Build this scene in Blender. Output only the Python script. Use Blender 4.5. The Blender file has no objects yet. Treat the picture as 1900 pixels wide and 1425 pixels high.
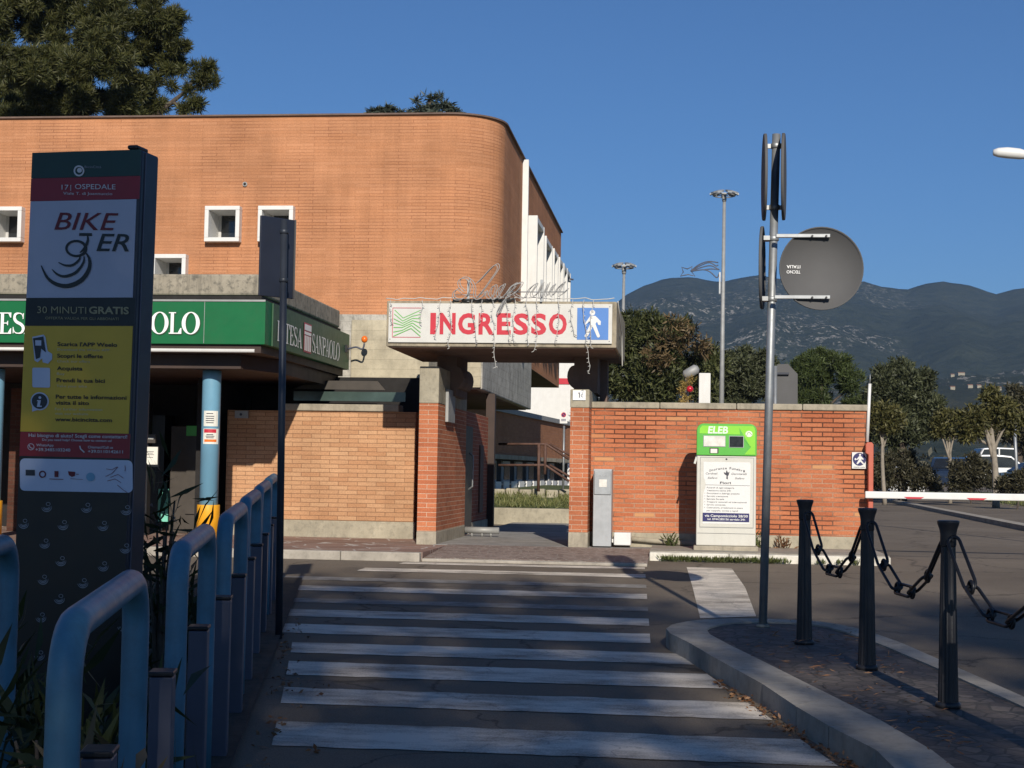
import bpy, math, random
import numpy as np
from mathutils import Vector, Matrix, noise as mnoise
R = math.radians
scene = bpy.context.scene
col = scene.collection
random.seed(7)

# ---------------------------------------------------------------- camera
F, CX, CY, H, S, YF = 2850.0, 950.0, 712.5, 1.53, 0.0263, 20.0
YAW, PIT, ROL = R(6.5), R(3.26), R(0.95)
_fh = Vector((-math.sin(YAW), math.cos(YAW), 0)); _r = Vector((math.cos(YAW), math.sin(YAW), 0)); _z = Vector((0, 0, 1))
_fw = _fh*math.cos(PIT) + _z*math.sin(PIT); _u = _z*math.cos(PIT) - _fh*math.sin(PIT)
_r2 = _r*math.cos(ROL) + _u*math.sin(ROL); _u2 = _u*math.cos(ROL) - _r*math.sin(ROL)
CAMP = Vector((0, 0, H))
cam_d = bpy.data.cameras.new('camera'); cam = bpy.data.objects.new('camera', cam_d); col.objects.link(cam)
cam_d.sensor_width = 36; cam_d.lens = 36*F/1900; cam_d.clip_start = 0.05; cam_d.clip_end = 20000
m3 = Matrix((_r2, _u2, -_fw)).transposed()
cam.matrix_world = Matrix.Translation(CAMP) @ m3.to_4x4()
scene.camera = cam

# ---------------------------------------------------------------- light
SUN_EL, SUN_AZ = R(26.0), R(12.0)       # sun behind the camera, 12 degrees to the right of the facade normal
world = bpy.data.worlds.new('World'); scene.world = world; world.use_nodes = True
wn = world.node_tree.nodes; wl = world.node_tree.links
sky = wn.new('ShaderNodeTexSky'); sky.sky_type = 'NISHITA'; sky.sun_disc = False
sky.sun_elevation = SUN_EL; sky.sun_rotation = R(180) - SUN_AZ
sky.air_density = 1.0; sky.dust_density = 0.1; sky.ozone_density = 10.0; sky.altitude = 200
bg = wn['Background']; bg.inputs['Strength'].default_value = 0.082
wl.new(sky.outputs['Color'], bg.inputs['Color'])
sd = bpy.data.lights.new('sun', 'SUN'); sun = bpy.data.objects.new('sun', sd); col.objects.link(sun)
sd.energy = 5.0; sd.angle = R(0.5); sd.color = (1.0, 0.93, 0.82)
sdir = Vector((math.sin(SUN_AZ)*math.cos(SUN_EL), -math.cos(SUN_AZ)*math.cos(SUN_EL), math.sin(SUN_EL)))
sun.rotation_euler = sdir.to_track_quat('Z', 'Y').to_euler(); sun.location = sdir*60
scene.view_settings.view_transform = 'Standard'; scene.view_settings.look = 'None'
scene.view_settings.exposure = 0.0; scene.view_settings.gamma = 1.0
scene.cycles.volume_bounces = 0
scene.cycles.max_bounces = 6
scene.cycles.transparent_max_bounces = 12

# ---------------------------------------------------------------- measuring helpers: a picture direction met with a real plane
def ray(x, y): return _fw + _r2*((x-CX)/F) - _u2*((y-CY)/F)
def py(x, y, Y): d = ray(x, y); return CAMP + d*(Y/d.y)
def pxx(x, y, X): d = ray(x, y); return CAMP + d*(X/d.x)
def pz(x, y, Z): d = ray(x, y); return CAMP + d*((Z-H)/d.z)
def gz(Y): return S*min(Y, YF)
def gp(x, y, off=0.0):
    d = ray(x, y); t = (off-H)/(d.z - S*d.y); P = CAMP + d*t
    if P.y > YF or t < 0: P = CAMP + d*((off + S*YF - H)/d.z)
    return P

# ---------------------------------------------------------------- materials
def _new(name):
    m = bpy.data.materials.new(name); m.use_nodes = True
    n = m.node_tree.nodes; b = n['Principled BSDF']
    return m, n, m.node_tree.links, b
def _ramp(n, p0, c0, p1, c1):
    r = n.new('ShaderNodeValToRGB'); e = r.color_ramp.elements
    e[0].position = p0; e[0].color = (*c0, 1) if len(c0) == 3 else c0
    e[1].position = p1; e[1].color = (*c1, 1) if len(c1) == 3 else c1
    return r
def _g(v): return (v, v, v)
def _noise(n, l, vec, scale, detail=5, rough=.6, dist=0):
    t = n.new('ShaderNodeTexNoise'); t.inputs['Scale'].default_value = scale; t.inputs['Detail'].default_value = detail
    t.inputs['Roughness'].default_value = rough; t.inputs['Distortion'].default_value = dist
    l.new(vec, t.inputs['Vector']); return t
def _map(n, l, vec, scale=(1, 1, 1)):
    mp = n.new('ShaderNodeMapping'); mp.inputs['Scale'].default_value = scale; l.new(vec, mp.inputs['Vector']); return mp.outputs['Vector']
def _mix(n, l, fac, a, b, mode='MIX'):
    x = n.new('ShaderNodeMix'); x.data_type = 'RGBA'; x.blend_type = mode
    for key, v in ((0, fac), (6, a), (7, b)):
        if hasattr(v, 'links') or isinstance(v, bpy.types.NodeSocket): l.new(v, x.inputs[key])
        elif key == 0: x.inputs[0].default_value = v
        else: x.inputs[key].default_value = (*v, 1)
    return x.outputs[2]
def _bump(n, l, b, height, strength, dist=.01):
    bp = n.new('ShaderNodeBump'); bp.inputs['Strength'].default_value = strength; bp.inputs['Distance'].default_value = dist
    l.new(height, bp.inputs['Height']); l.new(bp.outputs['Normal'], b.inputs['Normal'])
def sc(c, k): return tuple(max(0, min(1, x*k)) for x in c)

def plain(name, c, rough=.6, metal=0.0, var=.12, vs=4.0, dirt=0.0, dirtc=(.06, .05, .04), bump=0.0, bs=60.0, spec=.4, streak=0.0):
    m, n, l, b = _new(name)
    tc = n.new('ShaderNodeTexCoord').outputs['Object']
    t = _noise(n, l, tc, vs, 6)
    r = _ramp(n, .3, sc(c, 1-var), .7, sc(c, 1+var)); l.new(t.outputs['Fac'], r.inputs['Fac'])
    out = r.outputs['Color']
    if dirt:
        t2 = _noise(n, l, tc, vs*.7+1, 8, .7); r2 = _ramp(n, .48, _g(0), .72, _g(dirt)); l.new(t2.outputs['Fac'], r2.inputs['Fac'])
        out = _mix(n, l, r2.outputs['Color'], out, dirtc)
    if streak:
        t3 = _noise(n, l, _map(n, l, tc, (9, 9, .5)), 1.5, 5, .65); r3 = _ramp(n, .5, _g(0), .75, _g(streak)); l.new(t3.outputs['Fac'], r3.inputs['Fac'])
        out = _mix(n, l, r3.outputs['Color'], out, dirtc)
    l.new(out, b.inputs['Base Color'])
    t4 = _noise(n, l, tc, vs*3, 4); mr = n.new('ShaderNodeMapRange'); mr.inputs[3].default_value = max(.05, rough-.12); mr.inputs[4].default_value = min(1, rough+.12)
    l.new(t4.outputs['Fac'], mr.inputs[0]); l.new(mr.outputs[0], b.inputs['Roughness'])
    b.inputs['Metallic'].default_value = metal; b.inputs['Specular IOR Level'].default_value = spec
    if bump:
        t5 = _noise(n, l, tc, bs, 6); _bump(n, l, b, t5.outputs['Fac'], bump)
    return m

def brick(name, c1, c2, mortar, w=.27, h=.0605, ms=.005, odd=None, rough=.85, bump=.6, big=.25, mortar2=None, wob=.004, bias=0.0, streak=0.0):
    m, n, l, b = _new(name)
    uv = n.new('ShaderNodeUVMap').outputs['UV']
    wn_ = _noise(n, l, uv, 9, 3); vm = n.new('ShaderNodeVectorMath'); vm.operation = 'MULTIPLY_ADD'
    l.new(wn_.outputs['Color'], vm.inputs[0]); vm.inputs[1].default_value = (wob, wob, 0); l.new(uv, vm.inputs[2])
    bt = n.new('ShaderNodeTexBrick'); l.new(vm.outputs[0], bt.inputs['Vector'])
    bt.inputs['Scale'].default_value = 1; bt.inputs['Brick Width'].default_value = w; bt.inputs['Row Height'].default_value = h
    bt.inputs['Mortar Size'].default_value = ms; bt.inputs['Mortar Smooth'].default_value = .25; bt.inputs['Bias'].default_value = bias
    bt.inputs['Color1'].default_value = (*c1, 1); bt.inputs['Color2'].default_value = (*c2, 1); bt.inputs['Mortar'].default_value = (*mortar, 1)
    bt.offset = .5; bt.squash = 1
    if mortar2:
        tm = _noise(n, l, uv, .9, 3); rm = _ramp(n, .42, mortar, .56, mortar2); l.new(tm.outputs['Fac'], rm.inputs['Fac']); l.new(rm.outputs['Color'], bt.inputs['Mortar'])
    out = bt.outputs['Color']
    # large soft variation and fine grain
    t = _noise(n, l, uv, .8, 6, .6); r = _ramp(n, .3, _g(1-big), .7, _g(1+big)); l.new(t.outputs['Fac'], r.inputs['Fac'])
    out = _mix(n, l, 1.0, out, r.outputs['Color'], 'MULTIPLY')
    t2 = _noise(n, l, uv, 45, 4); r2 = _ramp(n, .3, _g(.82), .7, _g(1.12)); l.new(t2.outputs['Fac'], r2.inputs['Fac'])
    out = _mix(n, l, 1.0, out, r2.outputs['Color'], 'MULTIPLY')
    if streak:   # rain streaks and washed bands
        t3 = _noise(n, l, _map(n, l, uv, (3.2, .22, 1)), 1.6, 6, .7); r3 = _ramp(n, .40, _g(1-streak), .62, _g(1.05)); l.new(t3.outputs['Fac'], r3.inputs['Fac'])
        out = _mix(n, l, 1.0, out, r3.outputs['Color'], 'MULTIPLY')
        t7 = _noise(n, l, _map(n, l, uv, (.16, 5.5, 1)), 1.3, 4, .6); r7 = _ramp(n, .35, _g(1-streak*.8), .6, _g(1.04)); l.new(t7.outputs['Fac'], r7.inputs['Fac'])
        out = _mix(n, l, 1.0, out, r7.outputs['Color'], 'MULTIPLY')
    if odd:   # a few odd pale bricks
        vo = n.new('ShaderNodeTexBrick'); l.new(vm.outputs[0], vo.inputs['Vector'])
        vo.inputs['Scale'].default_value = 1; vo.inputs['Brick Width'].default_value = w; vo.inputs['Row Height'].default_value = h
        vo.inputs['Mortar Size'].default_value = ms; vo.inputs['Color1'].default_value = (0, 0, 0, 1); vo.inputs['Color2'].default_value = (1, 1, 1, 1); vo.inputs['Mortar'].default_value = (0, 0, 0, 1)
        ro = _ramp(n, .975, _g(0), .985, _g(1)); l.new(vo.outputs['Color'], ro.inputs['Fac'])
        out = _mix(n, l, ro.outputs['Color'], out, odd)
    l.new(out, b.inputs['Base Color'])
    b.inputs['Roughness'].default_value = rough; b.inputs['Specular IOR Level'].default_value = .2
    inv = n.new('ShaderNodeMath'); inv.operation = 'SUBTRACT'; inv.inputs[0].default_value = 1; l.new(bt.outputs['Fac'], inv.inputs[1])
    ad = n.new('ShaderNodeMath'); ad.operation = 'MULTIPLY_ADD'; l.new(t2.outputs['Fac'], ad.inputs[0]); ad.inputs[1].default_value = .5; l.new(inv.outputs[0], ad.inputs[2])
    _bump(n, l, b, ad.outputs[0], bump, .008)
    return m

def concrete(name, c, stain=.5, boards=False, rough=.9, spots=.35):
    m, n, l, b = _new(name)
    tc = n.new('ShaderNodeTexCoord').outputs['Object']
    t = _noise(n, l, tc, 2.2, 8, .65); r = _ramp(n, .3, sc(c, .7), .7, sc(c, 1.2)); l.new(t.outputs['Fac'], r.inputs['Fac'])
    out = r.outputs['Color']
    t3 = _noise(n, l, _map(n, l, tc, (6, 6, .7)), 2, 6, .7); r3 = _ramp(n, .5, _g(0), .8, _g(stain)); l.new(t3.outputs['Fac'], r3.inputs['Fac'])
    out = _mix(n, l, r3.outputs['Color'], out, (.07, .062, .05))
    t4 = _noise(n, l, tc, 13, 7, .72); r4 = _ramp(n, .50, _g(0), .64, _g(spots*.8)); l.new(t4.outputs['Fac'], r4.inputs['Fac'])
    out = _mix(n, l, r4.outputs['Color'], out, (.10, .095, .08))
    hgt = t4.outputs['Fac']
    if boards:   # board-marked casting
        uv = n.new('ShaderNodeUVMap').outputs['UV']
        bt = n.new('ShaderNodeTexBrick'); l.new(uv, bt.inputs['Vector']); bt.inputs['Scale'].default_value = 1
        bt.inputs['Brick Width'].default_value = 5.3; bt.inputs['Row Height'].default_value = .15; bt.inputs['Mortar Size'].default_value = .004
        bt.inputs['Color1'].default_value = (.92, .92, .92, 1); bt.inputs['Color2'].default_value = (1.05, 1.05, 1.05, 1); bt.inputs['Mortar'].default_value = (.72, .72, .72, 1)
        out = _mix(n, l, 1.0, out, bt.outputs['Color'], 'MULTIPLY')
    l.new(out, b.inputs['Base Color']); b.inputs['Roughness'].default_value = rough; b.inputs['Specular IOR Level'].default_value = .2
    _bump(n, l, b, hgt, .5, .01)
    return m

def leafmat(name, c, c2, trans=.25):
    m, n, l, b = _new(name)
    g = n.new('ShaderNodeNewGeometry'); r = _ramp(n, 0, c, 1, c2); l.new(g.outputs['Random Per Island'], r.inputs['Fac'])
    tc = n.new('ShaderNodeTexCoord').outputs['Object']
    t = _noise(n, l, tc, 1.6, 3); r2 = _ramp(n, .3, _g(.65), .7, _g(1.3)); l.new(t.outputs['Fac'], r2.inputs['Fac'])
    out = _mix(n, l, 1.0, r.outputs['Color'], r2.outputs['Color'], 'MULTIPLY')
    l.new(out, b.inputs['Base Color']); b.inputs['Roughness'].default_value = .55; b.inputs['Specular IOR Level'].default_value = .3
    tr = n.new('ShaderNodeBsdfTranslucent'); l.new(out, tr.inputs['Color'])
    ms = n.new('ShaderNodeMixShader'); ms.inputs[0].default_value = trans
    l.new(b.outputs[0], ms.inputs[1]); l.new(tr.outputs[0], ms.inputs[2]); l.new(ms.outputs[0], n['Material Output'].inputs['Surface'])
    return m

def asphalt_mat():
    m, n, l, b = _new('asphalt')
    tc = n.new('ShaderNodeTexCoord').outputs['Object']
    t = _noise(n, l, tc, .45, 7, .6); r = _ramp(n, .3, (.128, .101, .074), .7, (.198, .160, .120)); l.new(t.outputs['Fac'], r.inputs['Fac'])
    t2 = _noise(n, l, tc, 130, 3, .7); r2 = _ramp(n, .3, _g(.62), .7, _g(1.35)); l.new(t2.outputs['Fac'], r2.inputs['Fac'])
    out = _mix(n, l, 1.0, r.outputs['Color'], r2.outputs['Color'], 'MULTIPLY')
    vo = n.new('ShaderNodeTexVoronoi'); vo.feature = 'DISTANCE_TO_EDGE'; vo.inputs['Scale'].default_value = .38
    wv = _noise(n, l, tc, 1.4, 5); vm = n.new('ShaderNodeVectorMath'); vm.operation = 'MULTIPLY_ADD'; l.new(wv.outputs['Color'], vm.inputs[0]); vm.inputs[1].default_value = (.9, .9, 0); l.new(tc, vm.inputs[2])
    l.new(vm.outputs[0], vo.inputs['Vector'])
    rc = _ramp(n, .002, _g(.45), .007, _g(1)); l.new(vo.outputs['Distance'], rc.inputs['Fac'])
    out = _mix(n, l, 1.0, out, rc.outputs['Color'], 'MULTIPLY')
    t6 = _noise(n, l, tc, 2.6, 5, .7); r6 = _ramp(n, .6, _g(0), .75, _g(.4)); l.new(t6.outputs['Fac'], r6.inputs['Fac'])
    out = _mix(n, l, r6.outputs['Color'], out, (.05, .046, .042))
    l.new(out, b.inputs['Base Color']); b.inputs['Roughness'].default_value = .88; b.inputs['Specular IOR Level'].default_value = .3
    _bump(n, l, b, t2.outputs['Fac'], .5, .006)
    return m

def paint_mat():
    m, n, l, b = _new('road_paint')
    tc = n.new('ShaderNodeTexCoord').outputs['Object']
    t = _noise(n, l, _map(n, l, tc, (1, 2.4, 1)), 1.3, 8, .7); t2 = _noise(n, l, tc, 90, 3, .7)
    ad = n.new('ShaderNodeMath'); ad.operation = 'MULTIPLY_ADD'; l.new(t2.outputs['Fac'], ad.inputs[0]); ad.inputs[1].default_value = .35; l.new(t.outputs['Fac'], ad.inputs[2])
    r = _ramp(n, .60, (.71, .625, .515), .84, (.21, .175, .135)); l.new(ad.outputs[0], r.inputs['Fac'])
    vo = n.new('ShaderNodeTexVoronoi'); vo.feature = 'DISTANCE_TO_EDGE'; vo.inputs['Scale'].default_value = .38
    wv = _noise(n, l, tc, 2.4, 5); vm = n.new('ShaderNodeVectorMath'); vm.operation = 'MULTIPLY_ADD'; l.new(wv.outputs['Color'], vm.inputs[0]); vm.inputs[1].default_value = (.7, .7, 0); l.new(tc, vm.inputs[2])
    l.new(vm.outputs[0], vo.inputs['Vector']); rc = _ramp(n, .001, _g(.6), .003, _g(1)); l.new(vo.outputs['Distance'], rc.inputs['Fac'])
    out = _mix(n, l, 1.0, r.outputs['Color'], rc.outputs['Color'], 'MULTIPLY')
    l.new(out, b.inputs['Base Color']); b.inputs['Roughness'].default_value = .75
    return m

def voro_mat(name, c1, c2, joint, scale, jw=.03, rough=.8, dist=.0):
    m, n, l, b = _new(name)
    tc = n.new('ShaderNodeTexCoord').outputs['Object']; vec = tc
    if dist:
        wv = _noise(n, l, tc, 1.2, 4); vm = n.new('ShaderNodeVectorMath'); vm.operation = 'MULTIPLY_ADD'; l.new(wv.outputs['Color'], vm.inputs[0]); vm.inputs[1].default_value = (dist, dist, 0); l.new(tc, vm.inputs[2]); vec = vm.outputs[0]
    v1 = n.new('ShaderNodeTexVoronoi'); v1.inputs['Scale'].default_value = scale; l.new(vec, v1.inputs['Vector'])
    v2 = n.new('ShaderNodeTexVoronoi'); v2.feature = 'DISTANCE_TO_EDGE'; v2.inputs['Scale'].default_value = scale; l.new(vec, v2.inputs['Vector'])
    sp = n.new('ShaderNodeSeparateColor'); l.new(v1.outputs['Color'], sp.inputs[0])
    r = _ramp(n, 0, c1, 1, c2); l.new(sp.outputs[0], r.inputs['Fac'])
    rj = _ramp(n, jw*.5, _g(1), jw, _g(0)); l.new(v2.outputs['Distance'], rj.inputs['Fac'])
    out = _mix(n, l, rj.outputs['Color'], r.outputs['Color'], joint)
    t = _noise(n, l, tc, 30, 5); r2 = _ramp(n, .3, _g(.75), .7, _g(1.2)); l.new(t.outputs['Fac'], r2.inputs['Fac'])
    out = _mix(n, l, 1.0, out, r2.outputs['Color'], 'MULTIPLY')
    l.new(out, b.inputs['Base Color']); b.inputs['Roughness'].default_value = rough
    _bump(n, l, b, v2.outputs['Distance'], .4, .01)
    return m

MAT = {}
def setup_materials():
    M = MAT
    M['asphalt'] = asphalt_mat(); M['paint'] = paint_mat()
    M['paint_worn'] = plain('worn_road_paint', (.24, .22, .195), .85, var=.35, vs=6, dirt=.8, dirtc=(.15, .13, .105))
    M['brick_gate'] = brick('gate_brick', (.48, .170, .080), (.37, .108, .048), (.105, .040, .024), .27, .0605, .0085, odd=(.52, .26, .12), mortar2=(.40, .22, .14), bias=-.2, big=.12, wob=.009)
    M['brick_pillar'] = brick('pillar_brick', (.48, .170, .080), (.38, .118, .054), (.54, .37, .26), .27, .0605, .0042)
    M['brick_pale'] = brick('pale_wall_brick', (.52, .30, .165), (.44, .225, .115), (.27, .145, .08), .27, .0605, .0046)
    M['brick_house'] = brick('hospital_brick', (.475, .222, .113), (.435, .195, .094), (.29, .122, .062), .52, .058, .006, big=.17, bump=.4, mortar2=(.42, .192, .094), streak=.055)
    M['brick_wing'] = brick('wing_brick', (.36, .17, .09), (.30, .135, .07), (.30, .15, .09), .25, .075, .006, big=.15)
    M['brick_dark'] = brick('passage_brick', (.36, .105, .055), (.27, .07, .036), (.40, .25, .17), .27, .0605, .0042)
    M['concrete'] = concrete('concrete', (.36, .315, .24))
    M['concrete_cream'] = concrete('cream_concrete', (.50, .44, .32), .25, True, spots=.2)
    M['concrete_rough'] = concrete('mossy_concrete', (.33, .29, .225), .85, spots=.9)
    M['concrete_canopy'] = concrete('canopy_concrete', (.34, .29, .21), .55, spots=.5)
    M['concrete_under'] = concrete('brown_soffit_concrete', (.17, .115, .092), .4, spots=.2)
    M['concrete_grey'] = concrete('grey_concrete', (.46, .43, .37), .75, True, spots=.6)
    M['kerb'] = concrete('kerb_stone', (.375, .335, .28), .15, spots=.3)
    M['kerb_white'] = plain('white_kerb_paint', (.62, .58, .50), .8, dirt=.75, dirtc=(.20, .18, .13), vs=5, bump=.3)
    M['cobble'] = voro_mat('porphyry_setts', (.16, .11, .085), (.27, .20, .165), (.30, .26, .22), 10, .05)
    M['island'] = voro_mat('island_setts', (.065, .05, .042), (.12, .098, .084), (.045, .038, .030), 9, .07)
    M['tiles'] = voro_mat('crazy_paving', (.20, .115, .085), (.30, .185, .14), (.48, .43, .38), 1.9, .025, dist=.3)
    M['passage'] = concrete('passage_paving', (.29, .275, .255), .2, spots=.3)
    M['sidewalk'] = concrete('pavement_concrete', (.33, .30, .25), .1, spots=.45)
    M['soil'] = plain('bed_soil', (.045, .036, .026), .95, var=.5, vs=12, bump=.8, bs=30)
    M['grass'] = plain('turf', (.075, .095, .028), .95, var=.45, vs=5, bump=.7, bs=30, dirt=.5, dirtc=(.13, .105, .05))
    M['white'] = plain('white_paint', (.68, .67, .64), .5, var=.04, dirt=.12)
    M['white_panel'] = plain('white_panel', (.66, .65, .62), .55, var=.05, streak=.25, dirtc=(.45, .42, .36))
    M['white_board'] = plain('white_sign_board', (.58, .565, .52), .45, var=.04, dirt=.1)
    M['red'] = plain('sign_red', (.50, .022, .040), .45, var=.06)
    M['sign_blue'] = plain('sign_blue', (.075, .20, .50), .45, var=.06)
    M['logo_green'] = plain('logo_green', (.16, .44, .11), .5)
    M['logo_red'] = plain('logo_red', (.46, .05, .09), .5)
    M['bank_green'] = plain('bank_green', (.006, .122, .040), .45, var=.06, spec=.25, dirt=.12)
    M['bank_side'] = plain('dull_bank_green', (.030, .085, .040), .5, var=.1)  # darker, greyer green for the side fascia
    M['letters'] = plain('white_letters', (.82, .81, .78), .45, var=.03)
    M['letters_shade'] = plain('letter_shadow_green', (.03, .08, .04), .6)
    M['dark_wood'] = plain('dark_brown_soffit', (.045, .026, .019), .6, var=.25, vs=2)
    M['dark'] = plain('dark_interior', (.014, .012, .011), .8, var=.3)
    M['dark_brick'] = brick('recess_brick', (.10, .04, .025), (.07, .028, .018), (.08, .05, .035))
    M['brown_metal'] = plain('brown_metal', (.055, .045, .036), .5, var=.2, streak=.3)
    M['mint'] = plain('mint_paper', (.18, .55, .42), .6)
    M['green_label'] = plain('green_label', (.10, .48, .10), .5)
    M['column_blue'] = plain('column_blue', (.155, .335, .46), .45, var=.1, vs=2, dirt=.2, dirtc=(.12, .18, .22))
    M['hoop_blue'] = plain('hoop_blue', (.070, .190, .268), .42, var=.12, vs=5, dirt=.45, dirtc=(.045, .065, .08), bump=.08, bs=90, streak=.3)
    M['dock_grey'] = plain('dock_grey', (.070, .075, .105), .42, var=.12, vs=4)
    M['yellow'] = plain('yellow_sleeve', (.80, .36, .015), .5, var=.08, dirt=.15)
    M['paper'] = plain('paper', (.72, .70, .62), .7, var=.05, dirt=.2, dirtc=(.4, .36, .28))
    M['black'] = plain('black_paint', (.012, .012, .014), .4, var=.2)
    M['bollard'] = plain('cast_iron', (.020, .020, .023), .42, var=.3, dirt=.3, dirtc=(.05, .045, .04), bump=.15)
    M['galv'] = plain('galvanised_steel', (.30, .31, .315), .5, .6, var=.15, vs=7)
    M['galv_dull'] = plain('dull_steel', (.30, .30, .29), .6, .25, var=.14, vs=6)
    M['post_dark'] = plain('dark_post', (.034, .040, .052), .45, .3, var=.2)
    M['sign_back'] = plain('sign_back_grey', (.095, .093, .092), .8, var=.08, vs=2, streak=.25, dirtc=(.09, .088, .085))
    M['sign_edge'] = plain('dark_navy', (.018, .022, .036), .45)
    M['cabinet'] = plain('cabinet_grey', (.36, .37, .375), .5, .2, var=.14, vs=5, dirt=.3, dirtc=(.22, .21, .20), streak=.2)
    M['kiosk'] = plain('kiosk_grey', (.56, .54, .475), .45, var=.06, dirt=.3, streak=.2, dirtc=(.4, .37, .3))
    M['kgreen'] = plain('kiosk_green', (.09, .40, .05), .4, var=.05)
    M['kgreen2'] = plain('kiosk_light_green', (.22, .58, .035), .4, var=.05)
    M['navy'] = plain('navy', (.016, .016, .10), .5)
    M['ink'] = plain('ink', (.05, .05, .065), .6, var=.1)
    M['led'] = plain('led_segments', (.62, .78, .60), .4)
    M['lcd'] = plain('dark_display', (.02, .022, .024), .12, var=.4, vs=20)
    M['faded'] = plain('faded_display', (.66, .63, .57), .5, var=.15, vs=14, dirt=.4, dirtc=(.4, .38, .3))
    M['t_navy'] = plain('totem_navy', (.016, .021, .034), .35, var=.1)
    M['t_dark'] = plain('totem_black', (.007, .010, .011), .35, var=.12)
    M['t_green'] = plain('totem_dark_green', (.012, .040, .030), .35, var=.1)
    M['t_red'] = plain('totem_red', (.25, .012, .022), .35, var=.08)
    M['t_grey'] = plain('totem_silver', (.40, .42, .50), .35, var=.05)
    M['t_yellow'] = plain('totem_yellow', (.62, .395, .03), .35, var=.06)
    M['t_white'] = plain('totem_white', (.50, .55, .66), .4, var=.04)
    M['t_text'] = plain('totem_text', (.55, .55, .56), .5)
    M['t_gold'] = plain('totem_gold_text', (.30, .27, .15), .5)
    M['t_maroon'] = plain('totem_maroon_text', (.13, .010, .018), .5)
    M['t_pale'] = plain('totem_pale_text', (.56, .50, .30), .5)
    M['t_swirl'] = plain('totem_swirl', (.24, .25, .27), .4)
    M['orange'] = plain('orange_lamp', (.75, .16, .02), .25)
    M['cable'] = plain('black_cable', (.02, .02, .02), .6)
    M['wire_white'] = plain('white_wire', (.50, .485, .45), .5)
    M['tube_white'] = plain('dull_light_tube', (.30, .295, .285), .4)
    M['barrier_red'] = plain('barrier_terracotta', (.46, .105, .060), .5, var=.1, dirt=.2)
    M['glass'] = plain('dark_glass', (.016, .018, .020), .08, var=.2, spec=.7)
    M['green_glass'] = plain('green_glass', (.05, .075, .065), .15, var=.2, spec=.6)
    M['window_grey'] = plain('window_reveal', (.45, .44, .42), .6)
    M['rust'] = plain('rusty_rail', (.10, .052, .038), .7, var=.3, vs=12)
    M['stone'] = concrete('garden_stone', (.36, .32, .24), .2, spots=.4)
    M['bark'] = plain('bark', (.085, .066, .05), .9, var=.4, vs=9, bump=.9, bs=25)
    M['bark_pale'] = plain('pale_trunk', (.25, .215, .17), .85, var=.2, vs=9, bump=.5, bs=25)
    M['pine'] = leafmat('pine_needles', (.030, .038, .010), (.088, .085, .026), .1)
    M['cedar'] = leafmat('cedar_needles', (.035, .050, .040), (.10, .115, .085), .1)
    M['oleander'] = leafmat('oleander_leaves', (.032, .043, .013), (.112, .118, .044), .2)
    M['oleander_dry'] = leafmat('dry_leaves', (.085, .060, .026), (.170, .115, .055), .2)
    M['olive'] = leafmat('olive_leaves', (.034, .042, .018), (.100, .108, .056), .15)
    M['umbrella'] = leafmat('umbrella_pine_needles', (.030, .046, .012), (.085, .108, .034), .15)
    M['palm'] = leafmat('small_tree_leaves', (.055, .058, .018), (.150, .135, .050), .25)
    M['hedge'] = leafmat('hedge_leaves', (.028, .028, .014), (.085, .075, .042), .1)
    M['shade_leaf'] = leafmat('street_tree_leaves', (.05, .06, .02), (.12, .12, .05), .2)
    M['dark_shrub'] = leafmat('dark_shrub_leaves', (.016, .026, .010), (.050, .062, .018), .15)
    M['dry_leaf'] = leafmat('fallen_leaves', (.14, .060, .028), (.28, .16, .085), .1)
    M['lawn'] = leafmat('lawn_blades', (.10, .125, .035), (.23, .22, .09), .2)
    M['weed'] = leafmat('weed_leaves', (.06, .085, .025), (.14, .15, .05), .2)
    M['tinsel'] = leafmat('gold_tinsel', (.30, .20, .05), (.50, .36, .12), .2)
    M['car_white'] = plain('car_white', (.75, .75, .74), .25, var=.03)
    M['car_blue'] = plain('car_blue', (.018, .030, .058), .25, var=.05)
    M['car_steel'] = plain('car_steel_blue', (.10, .16, .22), .25, var=.05)
    M['tyre'] = plain('tyre', (.02, .02, .02), .8)
    M['rim'] = plain('wheel_rim', (.4, .4, .42), .35, .7)
setup_materials()

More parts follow.
